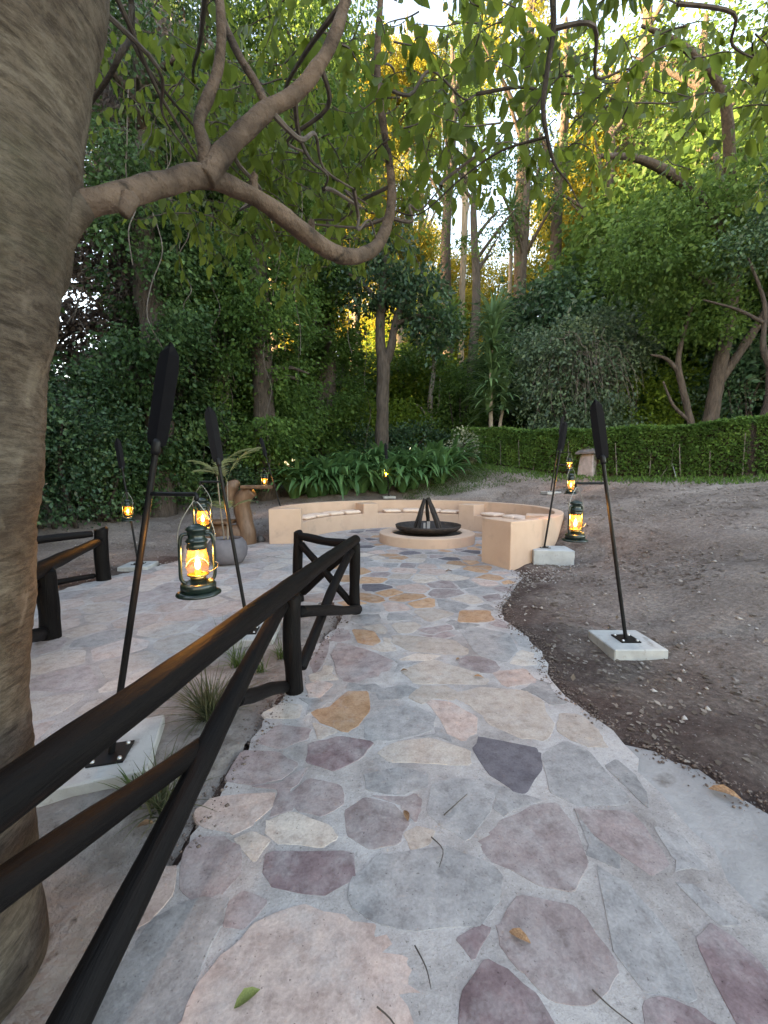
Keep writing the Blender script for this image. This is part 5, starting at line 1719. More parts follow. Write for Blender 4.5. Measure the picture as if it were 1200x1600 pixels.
BGT = [bg_trunks(i) for i in range(3)]
for t_ in BGT:
    t_.materials.append(MAT_BARK)
FAR.append(crown_mesh('crown', 313, [((0, 0, 0), (2.6, 2.2, 2.6), 46), ((1.2, 0, 2.0), (1.2, 1.2, .9), 16)], 46, .28, .15, .3, .5))
GEN += FAR
for g_ in GEN:
    g_.materials.append(LEAF_MID)


def wood_tree(x, y, cz, sc, kind, mat, label, group, bark=None, rz=None):
    """cz: height of the crown's middle above the ground at its foot"""
    z = hz(x, y)
    look = {LEAF_GOLD: 'yellow', LEAF_LIME: 'yellow-green', LEAF_MID: 'mid green', LEAF_IVY: 'deep green', LEAF_DARK: 'dark glossy green', LEAF_BLUE: 'blue-green'}[mat]
    size = 'tall' if cz > 12 else 'low' if cz < 5 else 'middling'
    label = '%s %s %s' % (size, look, label)
    root = empty('woodland_tree', (x, y, z), label, 'tree', group)
    root.rotation_euler = (0, 0, random.uniform(0, 6.28) if rz is None else rz)
    c = link('crown', GEN[kind], None, root, (0, 0, cz))
    c.scale = sc if hasattr(sc, '__len__') else (sc,) * 3
    c.material_slots[0].link = 'OBJECT'
    c.material_slots[0].material = mat
    t = link('trunk', BGT[kind % 3], None, root, (0, 0, cz))
    s_ = c.scale
    t.scale = (s_[0], s_[1], max(s_[2], (cz + .6) / 11))
    if bark is not None:
        t.material_slots[0].link = 'OBJECT'
        t.material_slots[0].material = bark
    return root


LAB_D = ('tree of the wood behind the ivy-clad trees', 'woodland trees behind the ivy-clad trees')
LAB_L = ('tree added out of view beyond the big trunk to block the low sun', 'added sun-blocking trees beyond the big trunk')
LAB_R = ('tree of the wood behind the hedge', 'woodland trees behind the hedge')
LAB_G = ('sunlit tree far beyond the clearing', 'sunlit far trees')
LAB_E = ('tree on a long pale trunk far behind the hedge', 'tall pale-trunked trees')
# left and centre, behind the ivy
for x, y, cz, sc, kd, mt in ((-8.8, 19, 10, 1.2, 1, LEAF_MID), 
                             (-11, 16, 2.6, (1.2, 1.2, .7), 0, LEAF_DARK), (-4, 25, 4, (1.4, 1.2, 1.0), 0, LEAF_IVY), (-6.6, 17.5, 3, (1.0, 1.0, .8), 2, LEAF_DARK), (-14, 11, 3, (1.3, 1.3, .9), 0, LEAF_IVY), (-9.6, 24, 4, (1.3, 1.2, 1.1), 0, LEAF_DARK), (-3.4, 19, 16.5, (1.2, 1.1, 1.2), 3, LEAF_MID), (-7.4, 18, 16, (1.2, 1.1, 1.3), 4, LEAF_IVY), (-11.5, 20, 18, (1.3, 1.2, 1.3), 3, LEAF_IVY)):
    wood_tree(x, y, cz, sc, kd, mt, *LAB_D)
# beyond the left edge, out of view: trees added to keep the low sun off
for x, y, cz, sc, kd, mt in ((-10.5, 3.0, 5.5, 1.2, 0, LEAF_IVY), (-11.0, -2.0, 6.0, 1.25, 1, LEAF_MID), (-12.5, 7.5, 6.5, 1.3, 0, LEAF_IVY), (-15, 4.5, 9.5, 1.4, 1, LEAF_MID), (-15.5, -1.5, 9.0, 1.4, 0, LEAF_MID), (-16, 9.5, 10, 1.4, 0, LEAF_MID), (-19, 2, 13, 1.5, 1, LEAF_MID), (-20, 9, 14, 1.5, 1, LEAF_MID), (-19.5, 17, 4.5, 1.5, 0, LEAF_DARK), (-17.5, 6, 4.0, 1.4, 0, LEAF_DARK), (-14, 1, 3.4, 1.3, 2, LEAF_DARK), (-12, -7, 6.5, 1.3, 0, LEAF_MID), (-16.5, -6.5, 9.5, 1.5, 0, LEAF_MID), (-9.5, -10, 6, 1.3, 1, LEAF_IVY), (-20, -4, 13, 1.6, 1, LEAF_MID), (-15, -12, 9, 1.5, 0, LEAF_MID), (-13.5, -4.5, 3.2, 1.3, 0, LEAF_DARK), (-24, 3, 16, 1.7, 0, LEAF_MID), (-25, -6, 15, 1.7, 1, LEAF_MID), (-24, 12, 16, 1.7, 0, LEAF_MID)):
    wood_tree(x, y, cz, sc, kd, mt, *LAB_L)
# right and centre, behind the hedge
for x, y, cz, sc, kd, mt in ((1.2, 25, 4.0, (1.2, 1.0, .8), 0, LEAF_LIME), (8.2, 20.5, 4.8, (1.1, 1.0, 1.05), 0, LEAF_DARK), (11.5, 20, 6.5, (1.3, 1.1, 1.2), 1, LEAF_MID), (15.0, 19, 8.5, (1.4, 1.2, 1.6), 0, LEAF_MID), (18.5, 17, 8.5, 1.5, 1, LEAF_BLUE), (16.5, 13, 7.5, 1.1, 2, LEAF_BLUE), (13.4, 26, 13.5, (1.4, 1.2, 1.6), 1, LEAF_GOLD), (6.4, 26, 3.2, (1.5, 1.2, .7), 0, LEAF_MID), (12.5, 24, 4.0, (1.6, 1.2, 1.1), 0, LEAF_DARK), (17, 16, 3.0, (1.3, 1.2, .9), 0, LEAF_DARK), (20.5, 12, 8.0, 1.4, 0, LEAF_MID), (14.5, 19.5, 15.5, (1.4, 1.2, 1.1), 5, LEAF_MID), (19.5, 21, 17.5, (1.5, 1.3, 1.3), 5, LEAF_LIME), (11.0, 21, 14.0, (1.2, 1.0, .9), 5, LEAF_MID), (4.6, 21, 12.0, (.9, .9, 1.0), 5, LEAF_MID), (7.4, 22, 13.5, (1.1, 1.0, 1.1), 5, LEAF_IVY), (9.6, 23, 18.5, (1.3, 1.1, 1.1), 5, LEAF_MID), (4.0, 26, 20.0, (1.3, 1.1, 1.2), 5, LEAF_MID), (13, 22, 20, (1.6, 1.3, 1.3), 5, LEAF_LIME), (8.6, 26, 24, (1.6, 1.3, 1.2), 5, LEAF_GOLD)):
    wood_tree(x, y, cz, sc, kd, mt, *LAB_R)
# far sunlit trees
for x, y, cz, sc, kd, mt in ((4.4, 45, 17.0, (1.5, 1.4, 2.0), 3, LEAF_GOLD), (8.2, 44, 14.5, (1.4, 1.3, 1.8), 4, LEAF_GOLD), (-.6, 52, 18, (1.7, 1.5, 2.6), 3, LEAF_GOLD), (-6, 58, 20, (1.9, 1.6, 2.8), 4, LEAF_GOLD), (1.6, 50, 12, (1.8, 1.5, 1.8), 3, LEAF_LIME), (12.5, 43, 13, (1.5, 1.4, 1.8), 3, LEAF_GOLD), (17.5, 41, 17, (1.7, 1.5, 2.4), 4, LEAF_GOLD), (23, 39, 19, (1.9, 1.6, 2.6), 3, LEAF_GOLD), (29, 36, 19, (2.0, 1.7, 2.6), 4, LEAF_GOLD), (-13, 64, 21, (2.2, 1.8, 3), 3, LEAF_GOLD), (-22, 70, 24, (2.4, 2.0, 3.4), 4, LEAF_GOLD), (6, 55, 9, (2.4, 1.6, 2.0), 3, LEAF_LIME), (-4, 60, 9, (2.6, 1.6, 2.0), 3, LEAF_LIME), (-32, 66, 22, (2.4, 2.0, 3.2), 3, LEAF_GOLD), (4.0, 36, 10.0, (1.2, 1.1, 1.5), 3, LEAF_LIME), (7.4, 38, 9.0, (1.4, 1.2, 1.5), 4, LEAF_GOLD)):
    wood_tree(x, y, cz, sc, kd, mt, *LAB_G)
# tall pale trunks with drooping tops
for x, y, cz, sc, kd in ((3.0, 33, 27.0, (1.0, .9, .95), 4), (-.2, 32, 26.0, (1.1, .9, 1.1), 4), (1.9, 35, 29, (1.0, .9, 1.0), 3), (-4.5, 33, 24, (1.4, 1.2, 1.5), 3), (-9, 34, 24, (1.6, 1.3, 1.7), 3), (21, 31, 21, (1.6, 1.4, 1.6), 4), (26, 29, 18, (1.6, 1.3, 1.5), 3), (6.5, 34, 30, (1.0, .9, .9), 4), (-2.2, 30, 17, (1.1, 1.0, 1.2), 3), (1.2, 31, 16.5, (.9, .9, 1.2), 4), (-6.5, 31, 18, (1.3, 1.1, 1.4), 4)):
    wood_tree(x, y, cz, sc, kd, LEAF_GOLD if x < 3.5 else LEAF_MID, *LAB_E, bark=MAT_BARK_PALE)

# ------------------------------------------------------------------ hedges
def hedge(name, line, wdt, hgt, n, L, mat, label, seed, wob=.08, parent_cat='hedge'):
    """clipped hedge along a polyline; leaves on top and sides, solid dark core inside to block light"""
    rng = np.random.default_rng(seed)
    line = [np.array(p_, float) for p_ in line]
    seg = [np.linalg.norm(line[i + 1] - line[i]) for i in range(len(line) - 1)]
    cum = np.concatenate([[0], np.cumsum(seg)])

    def at(s):
        i = min(len(seg) - 1, max(0, int(np.searchsorted(cum, s) - 1)))
        t = (s - cum[i]) / seg[i]
        d = (line[i + 1] - line[i]) / seg[i]
        return line[i] + (line[i + 1] - line[i]) * t, np.array([-d[1], d[0]])
    c0 = line[0]
    root = empty(name, (c0[0], c0[1], hz(*c0)), label, parent_cat)
    rl = np.array(root.location)
    S = rng.uniform(0, cum[-1], n)
    P, D = np.empty((n, 3)), np.empty((n, 3))
    tt = np.empty(n)
    ss = np.linspace(0, cum[-1], 200)
    gz = HT(np.array([at(s)[0] for s in ss]))
    for i in range(n):
        c, nr = at(S[i])
        g = np.interp(S[i], ss, gz)
        u = rng.random()
        if u < .35:
            o, z = rng.uniform(-1, 1) * wdt / 2, hgt
            D[i] = (0, 0, .5)
        else:
            o, z = (wdt / 2) * (-1 if u < .45 else 1), hgt * (1 - rng.random() ** 1.25)
            sg = np.sign(o)
            D[i] = (nr[0] * sg * .8, nr[1] * sg * .8, -.3)
        lump = 1 + wob * mnoise.noise(Vector((S[i] * 1.3, z * 1.6, o * 2 + seed)))
        lump2 = wob * 1.2 * mnoise.noise(Vector((S[i] * .7, 3.3, seed)))
        o *= lump
        dep = abs(rng.normal(0, .05))
        P[i] = (c[0] + nr[0] * o * (1 - dep), c[1] + nr[1] * o * (1 - dep), g + z * (1 + lump2) - (dep if u < .35 else 0))
        tt[i] = .45 + .35 * mnoise.noise(Vector((S[i] * 2.1, z * 2.1, o)))
    D += rng.normal(0, .5, (n, 3))
    Ls = L * rng.uniform(.6, 1.35, n)
    link('foliage', leaves('foliage', P - rl, D, Ls, Ls * .34, rng, tt + rng.normal(0, .18, n)), mat, root)
    mb = MB()
    V, F = [], []
    m_ = 60
    for i, s in enumerate(np.linspace(.05, cum[-1] - .05, m_)):
        c, nr = at(s)
        g = np.interp(s, ss, gz)
        for o, z in ((-.42, -.1), (.42, -.1), (.40, .9), (-.40, .9)):
            V.append((c[0] + nr[0] * o * wdt - rl[0], c[1] + nr[1] * o * wdt - rl[1], g + z * hgt - rl[2] if z > 0 else g + z - rl[2]))
    for i in range(m_ - 1):
        for k in range(4):
            F.append((i * 4 + k, i * 4 + (k + 1) % 4, i * 4 + 4 + (k + 1) % 4, i * 4 + 4 + k))
    F += [(3, 2, 1, 0), tuple((m_ - 1) * 4 + k for k in range(4))]
    mb.add(V, F).build('dark_core', MAT_BARK_DARK, root)  # closed dark shell added behind the leaves to stop light passing through
    # bare stems showing low down on the near face
    mb = MB()
    rg = random.Random(seed)
    for s in np.linspace(.2, cum[-1] - .2, int(cum[-1] * 1.6)):
        c, nr = at(s + rg.uniform(-.1, .1))
        g = np.interp(s, ss, gz)
        b = c - nr * wdt * .52 * (1 if nr[1] > 0 else -1)
        mb.tube([(b[0] - rl[0], b[1] - rl[1], g - .05 - rl[2]), (b[0] + rg.uniform(-.1, .1) - rl[0], b[1] - rl[1], g + hgt * rg.uniform(.4, .75) - rl[2])], [.014, .008], 5)
    tag(mb.build('stems', MAT_PALETWIG, root), kind='stuff')
    return root


hedge('clipped_hedge', [(11.6, 7.6), (8.8, 9.6), (6.6, 12.0), (4.6, 14.9), (3.3, 17.2)], 1.0, 1.27, 46000, .085, LEAF_HEDGE, 'long clipped green hedge along the top of the soil bank', 501)
hedge('clipped_hedge', [(2.9, 20.4), (1.7, 20.9)], 1.1, 1.5, 7000, .11, LEAF_HEDGE, 'short square-cut hedge beyond the strap-leaved plants', 502, .03)
shrub('variegated_shrub', (3.35, 15.9, hz(3.35, 15.9)), [((0, 0, .65), (.62, .5, .62), 40)], 40, .15, .12, LEAF_PALE, 'rounded cream-and-green shrub at the end of the long hedge', 503, stems=4)
shrub('flowering_shrub', (10.3, 8.2, hz(10.3, 8.2)), [((0, 0, .75), (.5, .4, .6), 24)], 30, .12, .10, LEAF_PALE, 'white-flowered low bush against the near end of the hedge', 504, stems=4)

# ------------------------------------------------------------------ strap-leaved plants behind the bench
def strap_mesh(seed, L=.85, w=.042):
    rg = np.random.default_rng(seed)
    V, F = [], []
    el = rg.uniform(1.15, 1.5)
    d = np.array([math.cos(el), 0, math.sin(el)])
    p_ = np.array([0., 0, 0])
    bendk = rg.uniform(.24, .40)
    n = 8
    for j in range(n + 1):
        t = j / n
        ww = w * math.sin(math.pi * (.12 + .88 * t) ** .9) ** .7 if t < .98 else .002
        ww = max(ww, .002)
        up_ = np.array([-d[2], 0, d[0]])
        V += [p_ + np.array([0, -ww, 0]) + up_ * ww * .35, p_, p_ + np.array([0, ww, 0]) + up_ * ww * .35]
        d = d + np.array([.05, 0, -bendk * (.4 + t)])
        d /= np.linalg.norm(d)
        p_ = p_ + d * L / n
    for j in range(n):
        b = j * 3
        F += [(b, b + 1, b + 4, b + 3), (b + 1, b + 2, b + 5, b + 4)]
    return np.array(V), np.array(F)


STRAP = [strap_mesh(600 + i, L) for i, L in enumerate((.75, .85, .95, 1.05, .8, .9))]
SM = []
for i, (V, F) in enumerate(STRAP):
    for tn in (.25, .5, .78):
        me = np_mesh('leaf', V, F, np.full(len(F), tn))
        me.materials.append(LEAF_STRAP)
        SM.append(me)
rng = np.random.default_rng(77)
spots = []
for row, (yy, x0, x1, n) in enumerate(((13.3, -3.0, 1.0, 10), (14.0, -2.6, 1.9, 10), (14.9, -2.0, 2.5, 10))):
    for i in range(n):
        spots.append((x0 + (x1 - x0) * i / (n - 1) + rng.normal(0, .08), yy + rng.normal(0, .1) + (.25 if row == 0 and i > 5 else 0)))
for s, (x, y) in enumerate(spots):
    root = empty('strap_leaf_plant', (x, y, hz(x, y) - .02), 'clump of arching dark green strap leaves in the bed behind the bench', 'plant', 'strap-leaved plants behind the bench')
    SV, SF, ST = [], [], []
    off = 0
    nl = 44
    for i in range(nl):
        a = rng.uniform(0, 6.283)
        if i < 10:      # the leaves that show: the near side of the clump
            a = rng.uniform(math.pi, 2 * math.pi)
        k = int(rng.integers(0, 6))
        tn = rng.normal(.5, .2)
        sc = rng.uniform(1.5, 2.2)
        r0 = rng.uniform(0, .18)
        if i < 10:
            o = link('leaf', SM[k * 3 + int(np.clip(tn * 3, 0, 2))], None, root, (r0 * math.cos(a), r0 * math.sin(a), 0))
            o.rotation_euler = (rng.normal(0, .15), rng.normal(0, .12), a)
            o.scale = (sc, sc, sc)
        else:
            V, F = STRAP[k]
            c_, s_ = math.cos(a), math.sin(a)
            R = np.array([[c_, -s_, 0], [s_, c_, 0], [0, 0, 1]])
            SV.append((V * sc) @ R.T + np.array([r0 * c_, r0 * s_, 0])); SF.append(F + off); ST.append(np.full(len(F), tn)); off += len(V)
    o = link('foliage', np_mesh('foliage', np.concatenate(SV), np.concatenate(SF), np.clip(np.concatenate(ST), 0, 1)), LEAF_STRAP, root)
    tag(o, kind='stuff')

# ------------------------------------------------------------------ potted palm, boulder, carved chair
potp = (-2.78, 6.95, 0.0)
pot = empty('plant_pot', potp, 'round grey clay planter holding the palm at the edge of the ramp', 'pot')
mb = MB().lathe([(.17, 0), (.26, .03), (.33, .14), (.345, .25), (.32, .37), (.27, .44), (.25, .455), (.232, .45), (.235, .41), (.24, .38)], 36)
mb.f = mb.f[:-1]
mb.build('pot_shell', MAT_POT, pot, smooth=True)
MB().lathe([(0, .40), (.12, .405), (.237, .395)], 24).build('potting_soil', MAT_SANDBED, pot, smooth=True)


def frond(L, n, seed, lw=.016, ll=.32):
    """pinnate frond along +X arching, leaflets both sides"""
    rg = np.random.default_rng(seed)
    V, F, T = [], [], []
    p_, d = np.array([0., 0, 0]), np.array([.45, 0, .9])
    spine = [p_]
    for j in range(12):
        d = d + np.array([.05, 0, -.085])
        d /= np.linalg.norm(d)
        p_ = p_ + d * L / 12
        spine.append(p_)
    spine = np.array(spine)
    for i in range(n):
        t = .25 + .75 * i / n
        f = t * 12
        k = min(11, int(f))
        b = spine[k] + (spine[k + 1] - spine[k]) * (f - k)
        tan = spine[k + 1] - spine[k]
        tan /= np.linalg.norm(tan)
        for s in (-1, 1):
            dd = tan * .75 + np.array([0, s * .8, .1]) + rg.normal(0, .06, 3)
            dd /= np.linalg.norm(dd)
            Lf = ll * math.sin(math.pi * (.15 + .8 * (t - .25) / .75)) * rg.uniform(.85, 1.1) + .05
            o = len(V)
            q = b
            for j in range(4):
                tt = j / 3
                w = lw * (1 - tt ** 1.5) + .0008
                V += [q - tan * w, q + tan * w]
                dd = dd + np.array([0, 0, -.13])
                dd /= np.linalg.norm(dd)
                q = q + dd * Lf / 3
            for j in range(3):
                F.append((o + j * 2, o + j * 2 + 1, o + j * 2 + 3, o + j * 2 + 2)); T.append(rg.normal(.55, .15))
            T[-3:] = [T[-1]] * 3
    o = len(V)
    for j in range(13):
        w = .009 * (1 - j / 14)
        V += [spine[j] + np.array([0, -w, 0]), spine[j] + np.array([0, w, 0]), spine[j] + np.array([0, 0, -w])]
    for j in range(12):
        a = o + j * 3
        for e0, e1 in ((0, 1), (1, 2), (2, 0)):
            F.append((a + e0, a + e1, a + 3 + e1, a + 3 + e0)); T.append(.75)
    return np_mesh('frond', np.array(V), np.array(F), np.clip(np.array(T), 0, 1))


palm = empty('potted_palm', (potp[0], potp[1], .40), 'young feathery yellow-green palm growing in the round grey planter', 'palm')
mb = MB()
for i, (dx, dy, h, r) in enumerate(((-.14, .02, 1.15, .016), (.02, .06, 1.05, .018), (.06, -.05, .50, .012))):
    mb.tube(smoothpath([(dx * .3, dy * .3, -.02), (dx * .7, dy * .7, h * .5), (dx, dy, h)], 4), [r, r * .8, r * .6], 7)
mb.build('stem', MAT_BARK_PALE, palm, smooth=True)
FR = [frond(1.0, 24, 700), frond(.8, 22, 701), frond(.55, 18, 702)]
for f_ in FR:
    f_.materials.append(LEAF_FROND)
for (dx, dy, h, kd, az, sc, tilt) in ((-.14, .02, 1.15, 0, 2.9, .8, 0), (-.14, .02, 1.15, 0, .5, 1.0, -.25), (-.14, .02, 1.15, 1, 1.6, 1.0, -.1), (.02, .06, 1.05, 0, .1, 1.1, -.35), (.02, .06, 1.05, 1, 3.6, .9, .1), (.02, .06, 1.05, 1, 4.6, .9, .0), (.06, -.05, .50, 2, .2, 1.0, -.1), (.06, -.05, .50, 2, 2.2, .9, -.1), (.06, -.05, .50, 2, 4.4, .9, 0)):
    o = link('frond', FR[kd], None, palm, (dx, dy, h - .02))
    o.rotation_euler = (0, tilt, az)
    o.scale = (sc * .8,) * 3


def rock(name, loc, s, seed, mat, label, sub=3, parent=None):
    bm = bmesh.new()
    bmesh.ops.create_icosphere(bm, subdivisions=sub, radius=1)
    for v in bm.verts:
        k = 1 + .28 * mnoise.noise(v.co * 1.3 + Vector((seed, 0, 0))) + .10 * mnoise.noise(v.co * 3.5 + Vector((0, seed, 0)))
        v.co = Vector((v.co.x * s[0] * k, v.co.y * s[1] * k, max(-.25, v.co.z) * s[2] * k))
    me = bpy.data.meshes.new(name)
    bm.to_mesh(me); bm.free()
    me.polygons.foreach_set('use_smooth', [True] * len(me.polygons))
    o = link(name, me, mat, parent, loc)
    if label: tag(o, label, 'rock')
    return o


rock('boulder', (-3.42, 7.35, .05), (.36, .30, .33), 3, MAT_BOULDER, 'pale rounded boulder beside the grey planter')
rock('boulder', (-2.93, 9.35, .03), (.10, .08, .12), 6, MAT_DARKSTONE, 'small dark stone against the pot-side end of the ring bench', 2)

# chair hewn from one thick trunk
ch = empty('carved_log_chair', (-3.52, 9.05, 0), 'reddish chair hewn from a thick log, standing beside the ring bench', 'chair')
mb = MB().tube(smoothpath([(-.62, -.1, .02), (-.58, -.1, .2), (-.5, -.1, .40)], 4), [.22, .24, .2], 14, rough=.2, seed=2)
mb.tube(smoothpath([(-.52, 0, .24), (-.2, 0, .22), (.1, 0, .22), (.3, 0, .22)], 4), [.22, .25, .25, .2], 14, rough=.2, seed=3)
mb.build('base', MAT_CARVED, ch, smooth=True)
o = MB().box((-.26, -.02, .505), (.72, .5, .075)).build('seat', MAT_CARVED, ch); bevel(o, .02, 2)
MB().tube(smoothpath([(.34, 0, -.03), (.36, 0, .25), (.31, 0, .55), (.27, 0, .85), (.33, 0, 1.08), (.50, 0, 1.23)], 6), [.24, .22, .19, .18, .18, .16], 16, rough=.22, seed=5).build('backrest', MAT_CARVED, ch, smooth=True)
MB().tube(smoothpath([(.05, .05, .85), (.0, .05, 1.1), (.08, .05, 1.33), (.2, .05, 1.42)], 5), [.12, .15, .14, .05], 12, rough=.25, seed=6).build('wing', MAT_CARVED, ch, smooth=True)
o = MB().box((.62, 0, 1.30), (.62, .42, .08)).build('top_ledge', MAT_CARVED, ch); bevel(o, .02, 2)

# ------------------------------------------------------------------ garden ornaments on the bank
bx, by = 6.2, 12.0
z0 = hz(bx, by)
gl = empty('stone_lantern', (bx, by, z0), 'small stone garden lantern with pyramid roof near the hedge', 'garden lantern')
mb = MB()
V = [(-.26, -.26, -.1), (.26, -.26, -.1), (.26, .26, -.1), (-.26, .26, -.1), (-.21, -.21, .62), (.21, -.21, .62), (.21, .21, .62), (-.21, .21, .62)]
mb.add(V, [(3, 2, 1, 0), (4, 5, 6, 7), (0, 1, 5, 4), (1, 2, 6, 5), (2, 3, 7, 6), (3, 0, 4, 7)])
o = mb.build('body', MAT_ROOFSTONE, gl, rot=Quaternion((0, 0, 1), .5)); bevel(o, .02, 2)
V = [(-.30, -.30, .623), (.30, -.30, .623), (.30, .30, .623), (-.30, .30, .623), (-.30, -.30, .68), (.30, -.30, .68), (.30, .30, .68), (-.30, .30, .68), (-.03, -.03, .93), (.03, -.03, .93), (.03, .03, .93), (-.03, .03, .93)]
F_ = [(3, 2, 1, 0), (8, 9, 10, 11)]
for b in (0, 4):
    F_ += [(b, b + 1, b + 5, b + 4), (b + 1, b + 2, b + 6, b + 5), (b + 2, b + 3, b + 7, b + 6), (b + 3, b, b + 4, b + 7)]
MB().add(V, F_).build('roof', MAT_DARKSTONE, gl, rot=Quaternion((0, 0, 1), .5))

bx, by = 7.45, 10.35
z0 = hz(bx, by)
tp = empty('tripod_sprinkler', (bx, by, z0), 'thin grey tripod sprinkler standing on the soil in front of the hedge', 'sprinkler')
MB().tube([(0, 0, .30), (.02, 0, .95)], .011, 6).build('riser', MAT_WIRE, tp)
for a in (.4, 2.5, 4.6):
    MB().tube([(0, 0, .42), (.24 * math.cos(a), .24 * math.sin(a), -.01)], .009, 6).build('leg', MAT_WIRE, tp)
MB().lathe([(.012, .92), (.02, .95), (.02, .99), (.006, 1.02)], 8, (.02, 0, 0)).build('nozzle', MAT_BRASS, tp)

# ------------------------------------------------------------------ grass, litter
def tuft(loc, n, L, seed, mat, label, spread=.6):
    rng = np.random.default_rng(seed)
    V, F, T = [], [], []
    for i in range(n):
        a = rng.uniform(0, 6.283)
        el = rng.uniform(.5, 1.45)
        d = np.array([math.cos(a) * math.cos(el), math.sin(a) * math.cos(el), math.sin(el)])
        s = np.array([-math.sin(a), math.cos(a), 0])
        p_ = np.array([rng.normal(0, .025), rng.normal(0, .025), -.01])
        o = len(V)
        Ls = L * rng.uniform(.5, 1.15)
        for j in range(5):
            w = .0035 * (1 - (j / 4) ** 2) + .0004
            V += [p_ - s * w, p_ + s * w]
            d = d + np.array([0, 0, -.26 * spread])
            d /= np.linalg.norm(d)
            p_ = p_ + d * Ls / 4
        tn = rng.normal(.45, .25)
        for j in range(4):
            F.append((o + j * 2, o + j * 2 + 1, o + j * 2 + 3, o + j * 2 + 2)); T.append(tn)
    me = np_mesh('grass_tuft', np.array(V), np.array(F), np.clip(np.array(T), 0, 1))
    o = link('grass_tuft', me, mat, None, loc)
    return tag(o, label, 'grass')


tuft((-1.13, 2.44, -.01), 190, .38, 801, LEAF_DRYGRASS, 'large dark spiky grass tuft in the sandy bed behind the railing')
tuft((-1.20, 3.12, -.01), 70, .26, 802, LEAF_GRASS, 'small grass tuft in the bed beside the farther slab')
tuft((-.86, 3.25, -.01), 60, .22, 803, LEAF_GRASS, 'bright green little grass tuft beside the railing post')
tuft((-1.48, 3.55, -.01), 40, .26, 804, LEAF_DRYGRASS, 'wispy grass tuft at the ramp edge of the bed')
tuft((-1.03, 1.72, -.01), 80, .30, 805, LEAF_DRYGRASS, 'dry grass tuft in the sand beside the railing brace')
tuft((-1.17, 1.78, -.01), 40, .22, 806, LEAF_GRASS, 'pale grass tuft at the corner of the near slab')
tuft((-.98, 3.05, -.01), 30, .15, 807, LEAF_GRASS, 'tiny grass tuft between the two larger tufts in the bed')

# thin lawn on the slope behind the bench
rng = np.random.default_rng(15)
q = np.column_stack([rng.uniform(.6, 6.0, 30000), rng.uniform(12.6, 17.5, 30000)])
dens = np.array([mnoise.fractal(Vector((x * .8, y * .8, 2)), 1, 2, 4) for x, y in q])
w_ = np.exp(-((q[:, 0] - 2.2) / 1.9) ** 2)
q = q[(dens * .6 + w_ * 1.2 + rng.uniform(-.5, .3, len(q))) > .55]
gz_ = HT(q)
D = rng.normal(0, .5, (len(q), 3)); D[:, 2] = 1
g = link('lawn_grass', leaves('lawn_grass', np.column_stack([q, gz_ - .01]), D, rng.uniform(.05, .12, len(q)), .008, rng, rng.normal(.5, .2, len(q))), LEAF_GRASS)
tag(g, 'thin green grass growing on the slope behind the bench', 'grass', kind='stuff')
# grass and weeds along the hedge foot
q = []
for a, b in (((11, 7.4), (8.3, 9.0)), ((8.3, 9.0), (6.1, 11.4)), ((6.1, 11.4), (4.0, 14.4)), ((4.0, 14.4), (2.8, 16.6))):
    t = rng.random(1300)[:, None]
    q.append(np.array(a) * (1 - t) + np.array(b) * t + rng.normal(0, .22, (1300, 2)))
q = np.concatenate(q)
D = rng.normal(0, .6, (len(q), 3)); D[:, 2] = 1
g = link('hedge_weeds', leaves('hedge_weeds', np.column_stack([q, HT(q) - .01]), D, rng.uniform(.06, .16, len(q)), .014, rng, rng.normal(.5, .2, len(q))), LEAF_HEDGE)
tag(g, 'green weeds growing along the foot of the long hedge', 'weeds', kind='stuff')


def off_paving(q):
    bad = in_poly(q, PAVED) | in_poly(q, APRON)
    rb = np.linalg.norm(q - BC, axis=1)
    return ~bad & (rb > R_OUT + .05)


# leaf litter and pebbles on the soil
q = np.concatenate([np.column_stack([rng.uniform(1.4, 9.5, 34000), rng.uniform(2.0, 14.5, 34000)]), np.column_stack([rng.uniform(-8, -2.5, 9000), rng.uniform(4.5, 13, 9000)]), np.column_stack([rng.uniform(-2.0, -.5, 260), rng.uniform(1.2, 4.6, 260)])])
q = q[off_paving(q)]
dn_ = np.array([mnoise.fractal(Vector((x * .9, y * .9, 7)), 1, 2, 4) for x, y in q])
q = q[(dn_ + rng.uniform(-.5, .5, len(q))) > -.05]
D = rng.normal(0, 1, (len(q), 3)); D[:, 2] = rng.normal(.05, .16, len(q))
zb = HT(q) + .012
L_ = .016 + .07 * rng.random(len(q)) ** 1.8
L_ *= np.clip(.45 + np.linalg.norm(q, axis=1) / 11, .5, 1)
g = link('leaf_litter', leaves('leaf_litter', np.column_stack([q, zb]), D, L_, L_ * .3, rng, rng.normal(.5, .26, len(q)), .1, .95), LEAF_LITTER)
tag(g, 'dry fallen leaves scattered over the bare soil', 'leaf litter', kind='stuff')

q = np.concatenate([np.column_stack([rng.uniform(1.5, 8.5, 4200), rng.uniform(2.2, 12, 4200)]), np.column_stack([rng.uniform(-7, -2.5, 1500), rng.uniform(4.5, 11, 1500)]), np.column_stack([rng.normal(2.35, .35, 700), rng.normal(6.0, .5, 700)]), np.column_stack([rng.uniform(-2.0, -.5, 240), rng.uniform(1.2, 4.6, 240)])])
q = q[off_paving(q)]
sz_ = .005 + .022 * rng.random(len(q)) ** 3.5
oc = np.array([(1, 0, 0), (0, 1, 0), (-1, 0, 0), (0, -1, 0), (0, 0, .7), (0, 0, -.7)], float)
of = np.array([(0, 1, 4), (1, 2, 4), (2, 3, 4), (3, 0, 4), (1, 0, 5), (2, 1, 5), (3, 2, 5), (0, 3, 5)])
V = oc[None] * rng.uniform(.6, 1.3, (len(q), 6, 1)) * sz_[:, None, None]
a = rng.uniform(0, 6.28, len(q))
ca, sa = np.cos(a)[:, None], np.sin(a)[:, None]
